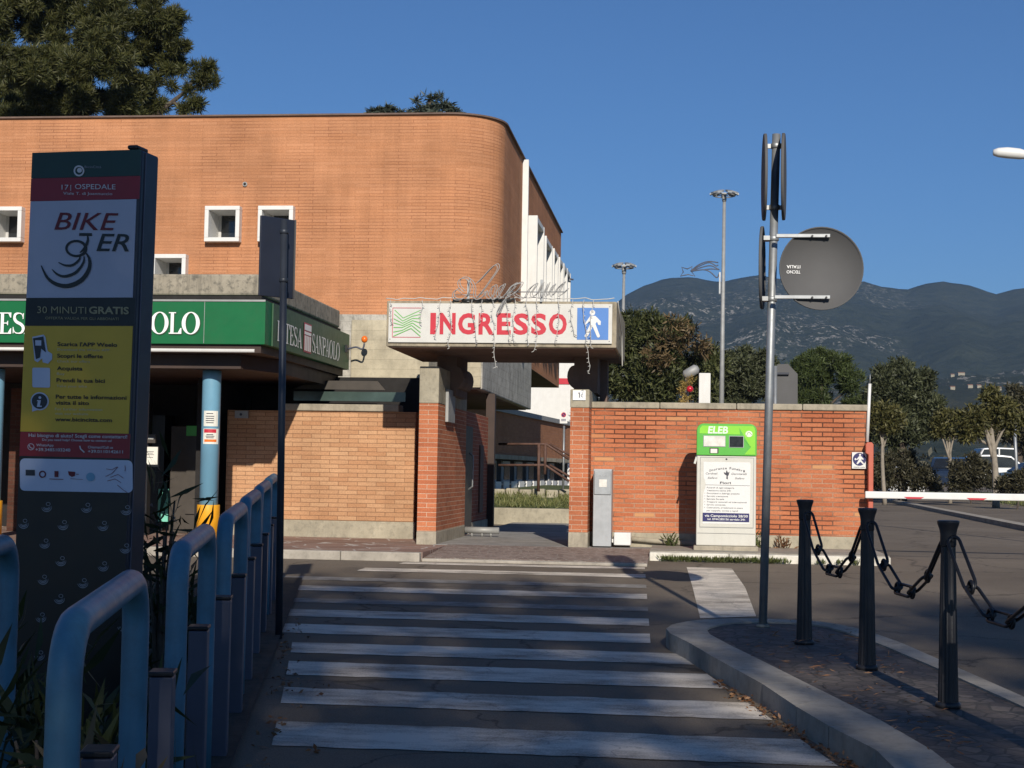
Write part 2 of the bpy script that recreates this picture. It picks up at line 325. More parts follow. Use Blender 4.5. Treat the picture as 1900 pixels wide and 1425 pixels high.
# ---------------------------------------------------------------- mesh builder
class MB:
    def __init__(s): s.v = []; s.f = []; s.sm = []; s.uv = []; s.nouv = True
    def _add(s, pts): i = len(s.v); s.v.extend([tuple(p) for p in pts]); return i
    def face(s, pts, uv=None, smooth=False):
        i = s._add(pts); s.f.append(tuple(range(i, i+len(pts)))); s.sm.append(smooth); s.uv.append(uv); return s
    def box(s, x0, x1, y0, y1, z0, z1):
        i = s._add([(x0,y0,z0),(x1,y0,z0),(x1,y1,z0),(x0,y1,z0),(x0,y0,z1),(x1,y0,z1),(x1,y1,z1),(x0,y1,z1)])
        for q in ((0,3,2,1),(4,5,6,7),(0,1,5,4),(1,2,6,5),(2,3,7,6),(3,0,4,7)): s.f.append(tuple(i+k for k in q)); s.sm.append(False); s.uv.append(None)
        return s
    def obox(s, c, ax, ay, az):          # centre and three half-axis vectors
        c, ax, ay, az = Vector(c), Vector(ax), Vector(ay), Vector(az)
        P = [c-ax-ay-az, c+ax-ay-az, c+ax+ay-az, c-ax+ay-az, c-ax-ay+az, c+ax-ay+az, c+ax+ay+az, c-ax+ay+az]
        i = s._add(P)
        for q in ((0,3,2,1),(4,5,6,7),(0,1,5,4),(1,2,6,5),(2,3,7,6),(3,0,4,7)): s.f.append(tuple(i+k for k in q)); s.sm.append(False); s.uv.append(None)
        return s
    def prism(s, poly, ext, smooth=False, capa=True, capb=True):   # planar polygon swept by a vector
        poly = [Vector(p) for p in poly]; ext = Vector(ext); n = len(poly)
        nr = Vector((0,0,0))
        for k in range(n): nr += poly[k].cross(poly[(k+1) % n])
        if nr.dot(ext) > 0: poly = poly[::-1]
        i = s._add(poly + [p+ext for p in poly])
        if capa: s.f.append(tuple(range(i, i+n))); s.sm.append(False); s.uv.append(None)
        if capb: s.f.append(tuple(range(i+2*n-1, i+n-1, -1))); s.sm.append(False); s.uv.append(None)
        for k in range(n):
            k2 = (k+1) % n
            s.f.append((i+k2, i+k, i+n+k, i+n+k2)); s.sm.append(smooth); s.uv.append(None)
        return s
    def tube(s, path, r, n=10, caps=True, closed=False, flat=None):
        path = [Vector(p) for p in path]; N = len(path); rs = r if isinstance(r, (list, tuple)) else [r]*N
        t0 = (path[1]-path[0]).normalized(); a = Vector((0,0,1)) if abs(t0.z) < .9 else Vector((1,0,0))
        nrm = t0.cross(a).normalized(); i0 = len(s.v); prev = t0
        for k in range(N):
            if closed: t = (path[(k+1) % N]-path[k-1])
            elif k == 0: t = path[1]-path[0]
            elif k == N-1: t = path[-1]-path[-2]
            else: t = (path[k+1]-path[k]).normalized() + (path[k]-path[k-1]).normalized()
            t = t.normalized() if t.length > 1e-9 else prev
            ax = prev.cross(t)
            if ax.length > 1e-6:
                nrm = Matrix.Rotation(prev.angle(t), 3, ax.normalized()) @ nrm
            prev = t; bi = t.cross(nrm).normalized()
            for j in range(n):
                an = 2*math.pi*j/n; s.v.append(tuple(path[k] + nrm*(rs[k]*math.cos(an)) + bi*(rs[k]*math.sin(an))))
        for k in range(N if closed else N-1):
            k2 = (k+1) % N
            for j in range(n):
                j2 = (j+1) % n
                s.f.append((i0+k*n+j, i0+k*n+j2, i0+k2*n+j2, i0+k2*n+j)); s.sm.append(True); s.uv.append(None)
        if caps and not closed:
            s.f.append(tuple(i0+j for j in range(n-1, -1, -1))); s.sm.append(False); s.uv.append(None)
            s.f.append(tuple(i0+(N-1)*n+j for j in range(n))); s.sm.append(False); s.uv.append(None)
        return s
    def lathe(s, c, prof, n=20, caps=True, flute=0, fd=0.0):
        i0 = len(s.v); c = Vector(c)
        for (r, z) in prof:
            for j in range(n):
                an = 2*math.pi*j/n; rr = r*(1 - (fd if flute and j % 2 else 0)); s.v.append((c.x+rr*math.cos(an), c.y+rr*math.sin(an), c.z+z))
        for k in range(len(prof)-1):
            for j in range(n):
                j2 = (j+1) % n
                s.f.append((i0+k*n+j, i0+k*n+j2, i0+(k+1)*n+j2, i0+(k+1)*n+j)); s.sm.append(not flute); s.uv.append(None)
        if caps:
            s.f.append(tuple(i0+j for j in range(n-1, -1, -1))); s.sm.append(False); s.uv.append(None)
            e = i0+(len(prof)-1)*n; s.f.append(tuple(e+j for j in range(n))); s.sm.append(False); s.uv.append(None)
        return s
    def ball(s, c, r, n=10, sz=1.0):
        return s.lathe(c, [(max(.0005, r*math.sin(math.pi*k/n)), -r*sz*math.cos(math.pi*k/n)) for k in range(n+1)], n*2)
    def mesh(s, verts, faces, fn):
        i = s._add([fn(v) for v in verts])
        for f in faces: s.f.append(tuple(i+k for k in f)); s.sm.append(False); s.uv.append(None)
        return s
    def build(s, name, mat, parent=None, bev=0.0, loc=None, seg=2):
        off = Vector(loc) if loc is not None else None
        vs = s.v if off is None else [(a-off.x, b-off.y, c-off.z) for a, b, c in s.v]
        me = bpy.data.meshes.new(name); me.from_pydata(vs, [], s.f); me.update()
        me.polygons.foreach_set('use_smooth', s.sm)
        ul = me.uv_layers.new(name='UVMap'); buf = np.zeros(len(me.loops)*2)
        for p, uv in zip(me.polygons, s.uv):
            nx, ny, nz = (abs(c) for c in p.normal)
            for k, li in enumerate(p.loop_indices):
                if uv is not None: u, v_ = uv[k]
                else:
                    a, b, c = s.v[me.loops[li].vertex_index]
                    if nz > .72: u, v_ = a, b
                    elif nx > ny: u, v_ = b, c
                    else: u, v_ = a, c
                buf[2*li] = u; buf[2*li+1] = v_
        ul.data.foreach_set('uv', buf)
        ob = bpy.data.objects.new(name, me); col.objects.link(ob)
        me.materials.append(MAT[mat] if isinstance(mat, str) else mat)
        if off is not None: ob.location = off
        if parent: ob.parent = parent
        if bev:
            b = ob.modifiers.new('bevel', 'BEVEL'); b.width = bev; b.segments = seg; b.limit_method = 'ANGLE'; b.angle_limit = R(40)
        return ob

def tag(o, label=None, cat=None, group=None, kind=None):
    if label: o['label'] = label
    if cat: o['category'] = cat
    if group: o['group'] = group
    if kind: o['kind'] = kind
    return o
def empty(name, loc=(0,0,0), label=None, cat=None, group=None, rz=0.0, kind=None):
    o = bpy.data.objects.new(name, None); o.empty_display_size = .2; col.objects.link(o)
    o.location = loc; o.rotation_euler = (0, 0, rz)
    return tag(o, label, cat, group, kind)
class Sub:      # builder bound to a thing: world coordinates in, local out
    def __init__(s, root): s.r = root; s.o = Vector(root.location)
    def add(s, mb, name, mat, parent=None, bev=0.0, label=None):
        mb.v = [(a-s.o.x, b-s.o.y, c-s.o.z) for a, b, c in mb.v]
        ob = mb.build(name, mat, parent or s.r, bev)
        if label: ob['label'] = label
        return ob
def copy_tree(o, parent=None):
    c = o.copy(); col.objects.link(c)
    if parent: c.parent = parent
    for ch in list(o.children): copy_tree(ch, c)
    return c

# ---------------------------------------------------------------- flat graphics
class Face:     # a plane: picture-pixel scale on a real surface
    def __init__(s, O, right, up, k, x0, y0):
        s.O = Vector(O); s.r = Vector(right).normalized(); s.u = Vector(up).normalized(); s.n = s.r.cross(s.u); s.k = k; s.x0 = x0; s.y0 = y0
    def __call__(s, x, y, d=0.0): return s.O + s.r*((x-s.x0)*s.k) + s.u*((s.y0-y)*s.k) + s.n*d
def rect(mb, fc, x0, y0, x1, y1, d): mb.face([fc(x0,y1,d), fc(x1,y1,d), fc(x1,y0,d), fc(x0,y0,d)])
def rrect(mb, fc, x0, y0, x1, y1, rad, d, n=5):
    pts = []
    for cx, cy, a0 in ((x1-rad,y0+rad,-90),(x1-rad,y1-rad,0),(x0+rad,y1-rad,90),(x0+rad,y0+rad,180)):
        for k in range(n+1):
            a = R(a0+90*k/n); pts.append(fc(cx+rad*math.cos(a), cy+rad*math.sin(a), d))
    mb.face(pts[::-1])
def disc(mb, fc, cx, cy, rx, d, ry=None, n=28):
    ry = ry or rx; mb.face([fc(cx+rx*math.cos(2*math.pi*k/n), cy-ry*math.sin(2*math.pi*k/n), d) for k in range(n)])
def ring(mb, fc, cx, cy, rx, ry, ix, iy, d, n=32, dx=0):
    for k in range(n):
        a, b = 2*math.pi*k/n, 2*math.pi*(k+1)/n
        mb.face([fc(cx+rx*math.cos(a), cy-ry*math.sin(a), d), fc(cx+rx*math.cos(b), cy-ry*math.sin(b), d), fc(cx+dx+ix*math.cos(b), cy-iy*math.sin(b), d), fc(cx+dx+ix*math.cos(a), cy-iy*math.sin(a), d)])
def stroke(mb, fc, pts, w, d):
    P = [Vector((a, b)) for a, b in pts]; n = len(P); ws = w if isinstance(w, (list, tuple)) else [w]*n
    L, Rr = [], []
    for k in range(n):
        t = (P[min(k+1, n-1)]-P[max(k-1, 0)]); t = t.normalized() if t.length > 1e-9 else Vector((1, 0)); nn = Vector((t.y, -t.x))*ws[k]*.5
        L.append(P[k]+nn); Rr.append(P[k]-nn)
    for k in range(n-1):
        q = [L[k], Rr[k], Rr[k+1], L[k+1]]
        ar = sum(q[i].x*q[(i+1) % 4].y - q[(i+1) % 4].x*q[i].y for i in range(4))
        if ar > 0: q = q[::-1]
        mb.face([fc(p.x, p.y, d) for p in q])
def poly(mb, fc, pts, d):
    ar = sum(pts[i][0]*pts[(i+1) % len(pts)][1] - pts[(i+1) % len(pts)][0]*pts[i][1] for i in range(len(pts)))
    if ar > 0: pts = pts[::-1]
    mb.face([fc(x, y, d) for x, y in pts])
def bez(p0, p1, p2, n=10): return [((1-t)**2*p0[0]+2*t*(1-t)*p1[0]+t*t*p2[0], (1-t)**2*p0[1]+2*t*(1-t)*p1[1]+t*t*p2[1]) for t in [k/n for k in range(n+1)]]
def smooth_path(pts, n=5):
    out = []; P = [Vector(p) for p in pts]; N = len(P)
    for i in range(N-1):
        p0, p1, p2, p3 = P[max(i-1, 0)], P[i], P[i+1], P[min(i+2, N-1)]
        for k in range(n):
            t = k/n; out.append(.5*((2*p1)+(p2-p0)*t+(2*p0-5*p1+4*p2-p3)*t*t+(3*p1-p0-3*p2+p3)*t**3))
    out.append(P[-1]); return out
_tc = {}
def glyphs(s, bold=0.0, shear=0.0, ext=0.0, res=3):
    key = (s, bold, shear, ext)
    if key not in _tc:
        cu = bpy.data.curves.new('txt', 'FONT'); cu.body = s; cu.size = 1; cu.offset = bold; cu.shear = shear; cu.extrude = ext; cu.resolution_u = res
        o = bpy.data.objects.new('txt', cu); col.objects.link(o)
        bpy.context.view_layer.update(); dg = bpy.context.evaluated_depsgraph_get()
        me = bpy.data.meshes.new_from_object(o.evaluated_get(dg))
        vs = [tuple(v.co) for v in me.vertices]; fs = [tuple(p.vertices) for p in me.polygons]
        bpy.data.objects.remove(o); bpy.data.curves.remove(cu); bpy.data.meshes.remove(me)
        _tc[key] = (vs, fs)
    return _tc[key]
def text(mb, fc, s, x0, x1, ybase, yh=None, d=.003, bold=0.0, shear=0.0, align='L', capratio=.70, ext=0.0):
    # text set between x0 and x1 (fit) with cap height yh (pixels)
    vs, fs = glyphs(s, bold, shear, ext)
    if not vs: return
    xa = min(v[0] for v in vs); xb = max(v[0] for v in vs); kx = (x1-x0)/(xb-xa)
    ky = (yh/capratio) if yh else kx
    mb.mesh(vs, fs, lambda v: fc(x0+(v[0]-xa)*kx, ybase-v[1]*ky, d+v[2]))

def serif(mb, fc, ch, x, yb, h, d, wk=1.0):
    """roman capitals with thick and thin strokes; returns advance in pixels"""
    e = [0.0]
    def D(): e[0] += .0006; return d+e[0]
    X = lambda a: x+a*h*wk; Y = lambda b: yb-b*h
    def rc(a0, b0, a1, b1): rect(mb, fc, X(a0), Y(b1), X(a1), Y(b0), D())
    def pl(*p): poly(mb, fc, [(X(a), Y(b)) for a, b in p], D())
    def stem(a, w=.15): rc(a-w/2, 0, a+w/2, 1)
    def foot(a, b=0, w=.34, t=.045): rc(a-w/2, b, a+w/2, b+t) if b < .5 else rc(a-w/2, b-t, a+w/2, b)
    if ch == 'O': ring(mb, fc, X(.43), Y(.5), .43*h*wk, .52*h, .25*h*wk, .475*h, D()); return .90*h*wk
    if ch == 'L': stem(.17); foot(.17, 1); rc(.02, 0, .62, .05); pl((.62,.05),(.62,.27),(.57,.27),(.45,.05)); return .66*h*wk
    if ch == 'E':
        stem(.17); rc(.02, .95, .60, 1); rc(.02, 0, .62, .05); rc(.24, .48, .46, .525)
        pl((.60,.95),(.60,.76),(.56,.76),(.46,.95)); pl((.62,.05),(.62,.26),(.58,.26),(.46,.05)); pl((.46,.40),(.46,.61),(.43,.61),(.38,.50),(.43,.40)); return .67*h*wk
    if ch == 'I': stem(.15); foot(.15, 1); foot(.15, 0); return .33*h*wk
    if ch == 'T':
        stem(.36); rc(.02, .95, .70, 1); foot(.36, 0); pl((.02,.95),(.02,.74),(.06,.74),(.16,.95)); pl((.70,.95),(.70,.74),(.66,.74),(.56,.95)); return .74*h*wk
    if ch == 'A':
        pl((.06,.03),(.12,.03),(.42,.95),(.36,1)); pl((.52,.03),(.70,.03),(.43,1.02),(.36,1)); rc(.2, .32, .56, .37); rc(-.02, 0, .22, .045); rc(.46, 0, .78, .045); return .76*h*wk
    if ch == 'N':
        rc(.12, 0, .18, 1); rc(.66, 0, .72, 1); pl((.02,1),(.24,1),(.72,.0),(.66,-.03),(.60,.03)); rc(.02, 0, .28, .045); rc(.56, .955, .82, 1); return .85*h*wk
    if ch == 'P':
        stem(.17); foot(.17, 0); rc(.02, .955, .34, 1)
        stroke(mb, fc, [(X(a), Y(b)) for a, b in [(.2,.97)]+bez((.34,.97),(.62,.95),(.58,.72),6)+bez((.58,.72),(.55,.48),(.2,.49),6)], [.04*h]+[.06*h,.08*h,.1*h,.12*h,.13*h,.13*h,.13*h]*2, D()); return .64*h*wk
    if ch == 'S':
        pts = bez((.50,.80),(.48,.97),(.29,.97),6)+bez((.29,.97),(.07,.97),(.09,.74),6)+bez((.09,.74),(.12,.58),(.30,.51),6)+bez((.30,.51),(.56,.40),(.53,.22),6)+bez((.53,.22),(.50,.02),(.28,.03),6)+bez((.28,.03),(.08,.03),(.05,.25),6)
        ws = [.04]*4+[.05]*3+[.06,.08,.10,.12,.12,.12,.12]+[.14]*14+[.13,.12,.12,.10,.08,.06,.05]+[.05]*3+[.04]*4
        stroke(mb, fc, [(X(a), Y(b)) for a, b in pts], [w*h for w in ws], D())
        pl((.50,.97),(.54,.97),(.53,.70),(.49,.70)); pl((.03,.03),(.07,.03),(.06,.32),(.02,.32)); return .60*h*wk
    return .3*h*wk
def serif_word(mb, fc, s, x, yb, h, d, wk=1.0, track=.03):
    for ch in s: x += serif(mb, fc, ch, x, yb, h, d, wk) + track*h
    return x

# ---------------------------------------------------------------- foliage
def leaves(name, mat, parent, clumps, n, size, aspect=2.0, seed=1, shell=.55, tuft=1, droop=0.0, spread=.25, origin=(0,0,0), up=.25, flatz=1.0):
    """clumps: (centre, (rx,ry,rz)); leaf-sized faces spread through their volume"""
    rng = np.random.default_rng(seed); C = np.array([c for c, _ in clumps], float); Rd = np.array([r for _, r in clumps], float)
    w = (Rd[:,0]*Rd[:,1]*Rd[:,2])**(2/3); nt = max(1, n//tuft); ci = rng.choice(len(C), nt, p=w/w.sum())
    dr = rng.normal(size=(nt,3)); dr /= np.linalg.norm(dr, axis=1)[:,None]
    rad = shell + (1-shell)*rng.random(nt); rad *= 1 - .25*rng.random(nt)**3
    rad = np.where(rng.random(nt) < .25, rng.random(nt)**.5, rad); rad *= (1 + .12*rng.normal(size=nt))
    pos = C[ci] + dr*Rd[ci]*rad[:,None]
    out = dr/Rd[ci]; out /= np.linalg.norm(out, axis=1)[:,None]
    pos = np.repeat(pos, tuft, 0); out = np.repeat(out, tuft, 0); N = len(pos)
    d = out*.6 + rng.normal(size=(N,3))*(.9 if tuft == 1 else .75); d[:,2] += up - droop; d[:,2] *= flatz; d /= np.linalg.norm(d, axis=1)[:,None]
    sd_ = np.cross(d, rng.normal(size=(N,3))); sd_ /= np.linalg.norm(sd_, axis=1)[:,None]
    L = size*(.6+.8*rng.random(N)); W = L/aspect
    if tuft > 1: base = pos; 
    else: base = pos + rng.normal(size=(N,3))*spread*size
    mid = base + d*(L*.5)[:,None]; tip = base + d*L[:,None]
    nr = np.cross(d, sd_)*(L*.08)[:,None]
    V = np.empty((N,4,3)); V[:,0] = base; V[:,1] = mid + sd_*(W*.5)[:,None]+nr; V[:,2] = tip; V[:,3] = mid - sd_*(W*.5)[:,None]+nr
    V = V.reshape(-1,3) - np.array(origin)
    me = bpy.data.meshes.new(name); me.vertices.add(N*4); me.vertices.foreach_set('co', V.ravel())
    me.loops.add(N*4); me.loops.foreach_set('vertex_index', np.arange(N*4, dtype=np.int32))
    me.polygons.add(N); me.polygons.foreach_set('loop_start', np.arange(0, N*4, 4, dtype=np.int32))
    me.update(calc_edges=True); me.validate()
    ob = bpy.data.objects.new(name, me); col.objects.link(ob); me.materials.append(MAT[mat]); 
    if parent: ob.parent = parent
    return ob
def subclumps(c, r, n, k=.38, seed=0, zmin=-1.0, edge=.75):
    rng = random.Random(seed); out = []
    for _ in range(n):
        while True:
            v = Vector((rng.uniform(-1,1), rng.uniform(-1,1), rng.uniform(zmin,1)))
            if v.length <= 1: break
        v = v*(edge/max(v.length,.01)) if rng.random() < .7 else v*edge
        s = k*rng.uniform(.7,1.3); out.append((tuple(Vector(c)+Vector((v.x*r[0],v.y*r[1],v.z*r[2]))), (r[0]*s, r[1]*s, r[2]*s)))
    return out
def limbs(mb, base, top, r, targets, rng):
    mb.tube(smooth_path([base, Vector(base).lerp(Vector(top),.5)+Vector((rng.uniform(-.06,.06), rng.uniform(-.06,.06), 0)), top], 4), [r*(1-.45*k/8) for k in range(9)], 8)
    for t in targets:
        s0 = Vector(base).lerp(Vector(top), rng.uniform(.6,1)); e = Vector(t); mdl = s0.lerp(e,.5)+Vector((0,0,(e-s0).length*.08))
        mb.tube(smooth_path([s0, mdl, e], 3), [r*.5, r*.45, r*.38, r*.3, r*.24, r*.17, r*.08][:7], 6)
# ================================================================ SETTING
def structure(mb, name, mat, bev=0.0): return tag(mb.build(name, mat, None, bev), kind='structure')
g = MB()
ys = [-70, -20, 0, 5, 10, 15, 20, 20.4, 60, 200, 700, 5200]
xs = [-3500, -200, -40, -15, 0, 15, 40, 200, 3500]
for a in range(len(ys)-1):
    for b in range(len(xs)-1):
        g.face([(xs[b],ys[a],gz(ys[a])), (xs[b+1],ys[a],gz(ys[a])), (xs[b+1],ys[a+1],gz(ys[a+1])), (xs[b],ys[a+1],gz(ys[a+1]))])
structure(g, 'road', 'asphalt')
def sheet(poly, off, cut=0.6):      # a marking or paving sheet following the road's slope
    m = MB(); m.face([(x, y, gz(y)+off) for x, y in poly]); return m
# zebra crossing: each bar a painted strip on the rising road
zb = MB()
LE = lambda y: -1.96 - (y-7.28)*.2317          # left ends, beside the railing
def re_(y): return min(.72-.215*(y-7.28)*1.0 + (.0 if y < 10.4 else 0), .72) if y < 11.2 else -.24-.033*(y-11.2)
bars = [(7.31,7.91),(8.42,8.93),(9.39,9.94),(10.32,10.82),(11.30,11.82),(12.31,12.78),(13.29,13.62),(14.28,14.72),(15.28,15.61),(16.37,16.75),(17.35,17.62)]
rng = random.Random(3); zw = MB()
for i, (a, b) in enumerate(bars):
    l0, l1 = LE(a), LE(b)
    if i >= 4: l0 -= .35; l1 -= .35
    if i >= 9: l0 += .9+.5*(i-9); l1 += 1.0+.5*(i-9)
    N = 24; lo = []; hi = []
    for k in range(N+1):
        t = k/N; xa = l0+(re_(a)-l0)*t; xb = l1+(re_(b)-l1)*t
        lo.append((xa, a+rng.uniform(-.012,.012))); hi.append((xb, b+rng.uniform(-.012,.012)))
    for k in range(N): (zw if i in (6, 8) else zb).face([(p[0], p[1], gz(p[1])+.004) for p in (lo[k], lo[k+1], hi[k+1], hi[k])])
zb.face([(x, y, gz(y)+.004) for x, y in ((.13,12.9),(.60,13.15),(.60,15.6),(.53,17.76),(.02,17.77),(.08,15.4))])
structure(zb, 'crosswalk', 'paint'); structure(zw, 'faded_crosswalk_bars', 'paint_worn')
gl = MB()
for x0, x1, yy, w in ((2.5, 9, 20.25, .035),):
    gl.face([(x0,yy,.5305),(x1,yy-.25,.5305),(x1,yy-.25+w,.5305),(x0,yy+w,.5305)])
structure(gl, 'road_joint', 'cable')
# left pavement of the bank, with its kerb
KB = .565
m = MB(); m.box(-16, -3.06, 17.86, 24.0, .3, KB); structure(m, 'pavement', 'tiles')
m = MB(); x = -16.0
while x < -3.06: m.box(x, min(x+1.0, -3.06)-.006, 17.70, 17.857, .3, KB+.004); x += 1.0
structure(m, 'kerb', 'kerb', .012)
# ramp of small setts up to the gate, flush kerb in front
m = MB(); m.prism([(-3.05,17.9,.2),(-3.05,19.75,.2),(-3.05,19.75,.575),(-3.05,17.9,.505)], (2.62,0,0)); structure(m, 'gateway_ramp', 'cobble')
m = MB(); m.box(-3.05, -.43, 17.76, 17.898, .2, .50); structure(m, 'flush_kerb', 'kerb', .01)
# passage floor behind the gate
m = MB(); m.box(-3.24, 2.30, 19.752, 29.0, .2, .572); structure(m, 'passage_floor', 'passage')
# right pavement, old concrete with a whitewashed kerb
m = MB(); m.box(-.425, 2.42, 18.76, 20.32, .2, .60); structure(m, 'pavement_right', 'sidewalk')
m = MB(); x = -.425
while x < 2.4: m.box(x, min(x+.95, 2.42)-.006, 18.60, 18.757, .2, .592+random.uniform(-.004,.004)); x += .95
structure(m, 'whitewashed_kerb', 'kerb_white', .014)
# traffic island: kerb ring round a paved core
outer = [(.93,6.3),(.86,7.11),(.70,7.65),(.58,8.16),(.44,8.86),(.30,9.40),(.16,9.95),(.03,10.5),(-.10,10.95),(-.13,11.2),(-.09,11.45),(.03,11.68),(.17,11.84),(.36,11.93),(.59,11.96),(.80,11.95),(.99,11.90),(1.13,11.77),(1.25,11.55),(1.36,11.22),(1.47,10.8),(1.66,9.72),(1.84,8.69),(1.97,7.9),(2.25,6.3)]
inner = [(1.20,6.3),(1.11,7.15),(.97,7.85),(.80,8.52),(.68,8.98),(.57,9.41),(.43,9.95),(.30,10.44),(.18,10.95),(.16,11.2),(.19,11.36),(.27,11.55),(.38,11.68),(.50,11.74),(.63,11.77),(.80,11.76),(.94,11.70),(1.04,11.58),(1.13,11.36),(1.24,11.0),(1.34,10.6),(1.52,9.72),(1.72,8.66),(1.85,7.9),(2.12,6.3)]
kb = MB(); IH = .125
for k in range(len(outer)-1):
    a, b, c, d = outer[k], outer[k+1], inner[k+1], inner[k]
    P = lambda q, o: (q[0], q[1], gz(q[1])+o)
    seg = (Vector(b)-Vector(a)).length; e = .004/max(seg,.01)
    la, lb = Vector(a).lerp(Vector(b), e), Vector(a).lerp(Vector(b), 1-e)
    la, lb = tuple(la), tuple(lb)
    kb.face([P(la,IH),P(d,IH),P(c,IH),P(lb,IH)]); 
    kb.face([P(lb,IH),P(lb,-.05),P(la,-.05),P(la,IH)]); kb.face([P(c,IH),P(d,IH),P(d,.02),P(c,.02)])
    if seg > .45: kb.face([P(la,IH),P(la,-.05),P(d,-.05),P(d,IH)])
structure(kb, 'island_kerb', 'kerb')
ic = MB(); ic.face([(x, y, gz(y)+IH-.012) for x, y in inner]); structure(ic, 'island_paving', 'island')
# planting bed left of the railing
m = sheet([(-.98,2.0),(-2.12,7.3),(-3.00,11.4),(-3.82,15.2),(-9,15.2),(-9,2.0)], .03); structure(m, 'planting_bed', 'soil')
# driveway kerb, side path and verge inside the grounds
m = MB(); m.prism([(6.62,22.5,.5),(6.64,31.4,.5),(7.5,49,.5),(8.45,67.2,.5),(10,100,.5),(10.3,100,.5),(8.75,67.2,.5),(7.8,49,.5),(6.94,31.4,.5),(6.92,22.5,.5)], (0,0,.13)); structure(m, 'driveway_kerb', 'kerb')
m = MB(); m.face([(6.92,22.5,.60),(9.6,22.5,.60),(11.5,49,.60),(13,70,.60),(14.5,100,.60),(10.3,100,.60),(8.75,67.2,.60),(7.8,49,.60),(6.94,31.4,.60)]); structure(m, 'side_path', 'asphalt')
m = MB(); m.face([(9.6,22.5,.61),(40,22.5,.7),(60,100,1.0),(14.5,100,.7),(13,70,.63),(11.5,49,.62)]); structure(m, 'verge', 'grass')
def blades(name, pts, n, size, mat='weed', seed=1, up=1.0, asp=9):
    rng = random.Random(seed); cl = [((x, y, z+.01), (r, r, .02)) for x, y, z, r in pts]
    return leaves(name, mat, None, cl, n, size, asp, seed, .1, 1, 0, .1, up=up*2)
tag(blades('verge_grass', [(10.2+.06*(y-30)+random.uniform(0,3), y, .62, 1.2) for y in range(26, 90, 2) for _ in range(2)], 5000, .2, 'lawn', seed=4), kind='stuff')
# mountains
def ridge_z(px_):
    R_ = [(-2500,640),(-1200,600),(0,590),(700,600),(1000,620),(1130,575),(1160,548),(1200,528),(1230,517),(1275,514),(1310,520),(1345,522),(1385,513),(1410,512),(1450,517),(1600,523),(1640,533),(1680,537),(1720,526),(1750,522),(1780,526),(1820,537),(1850,545),(1875,539),(1900,535),(2100,510),(2500,540),(3400,600)]
    for (a, ya), (b, yb) in zip(R_, R_[1:]):
        if a <= px_ <= b:
            t = (px_-a)/(b-a); return ya+(yb-ya)*t
    return 640
D0, D1 = 700.0, 3000.0
hm = MB(); NX, NY = 300, 70; grid = []
for i in range(NX+1):
    p = -2500 + 5900*i/NX if False else -1500 + 4900*i/NX
    top = py(p, ridge_z(p), D1); rowp = []
    for j in range(NY+1):
        t = j/NY
        if t <= .8:
            q = t/.8; y = D0+(D1-D0)*q; x = top.x*(y/D1); z = .3+(top.z-.3)*(q**1.35)
            nz = mnoise.fractal(Vector((x/380, y/520, 3.1)), .9, 2.1, 6)*55*math.sin(math.pi*min(q*1.0,1))**.8 + mnoise.fractal(Vector((x/90, y/110, 9.1)), .8, 2.2, 5)*9*min(1,q*3)*(1-.55*q)
            zmax = .3+(top.z-.3)*(y/D1)*.97 + H*(1-q)
            z = min(z + nz, zmax) if q < .97 else z + mnoise.noise(Vector((x/40, 7, 1)))*3.0
        else:
            q = (t-.8)/.2; y = D1+350*q; x = top.x*(y/D1); z = top.z*(1-q)
        rowp.append((x, y, z))
    grid.append(rowp)
vs = [p for r_ in grid for p in r_]; base = hm._add(vs)
for i in range(NX):
    for j in range(NY):
        hm.f.append((base+i*(NY+1)+j, base+(i+1)*(NY+1)+j, base+(i+1)*(NY+1)+j+1, base+i*(NY+1)+j+1)); hm.sm.append(True); hm.uv.append(None)
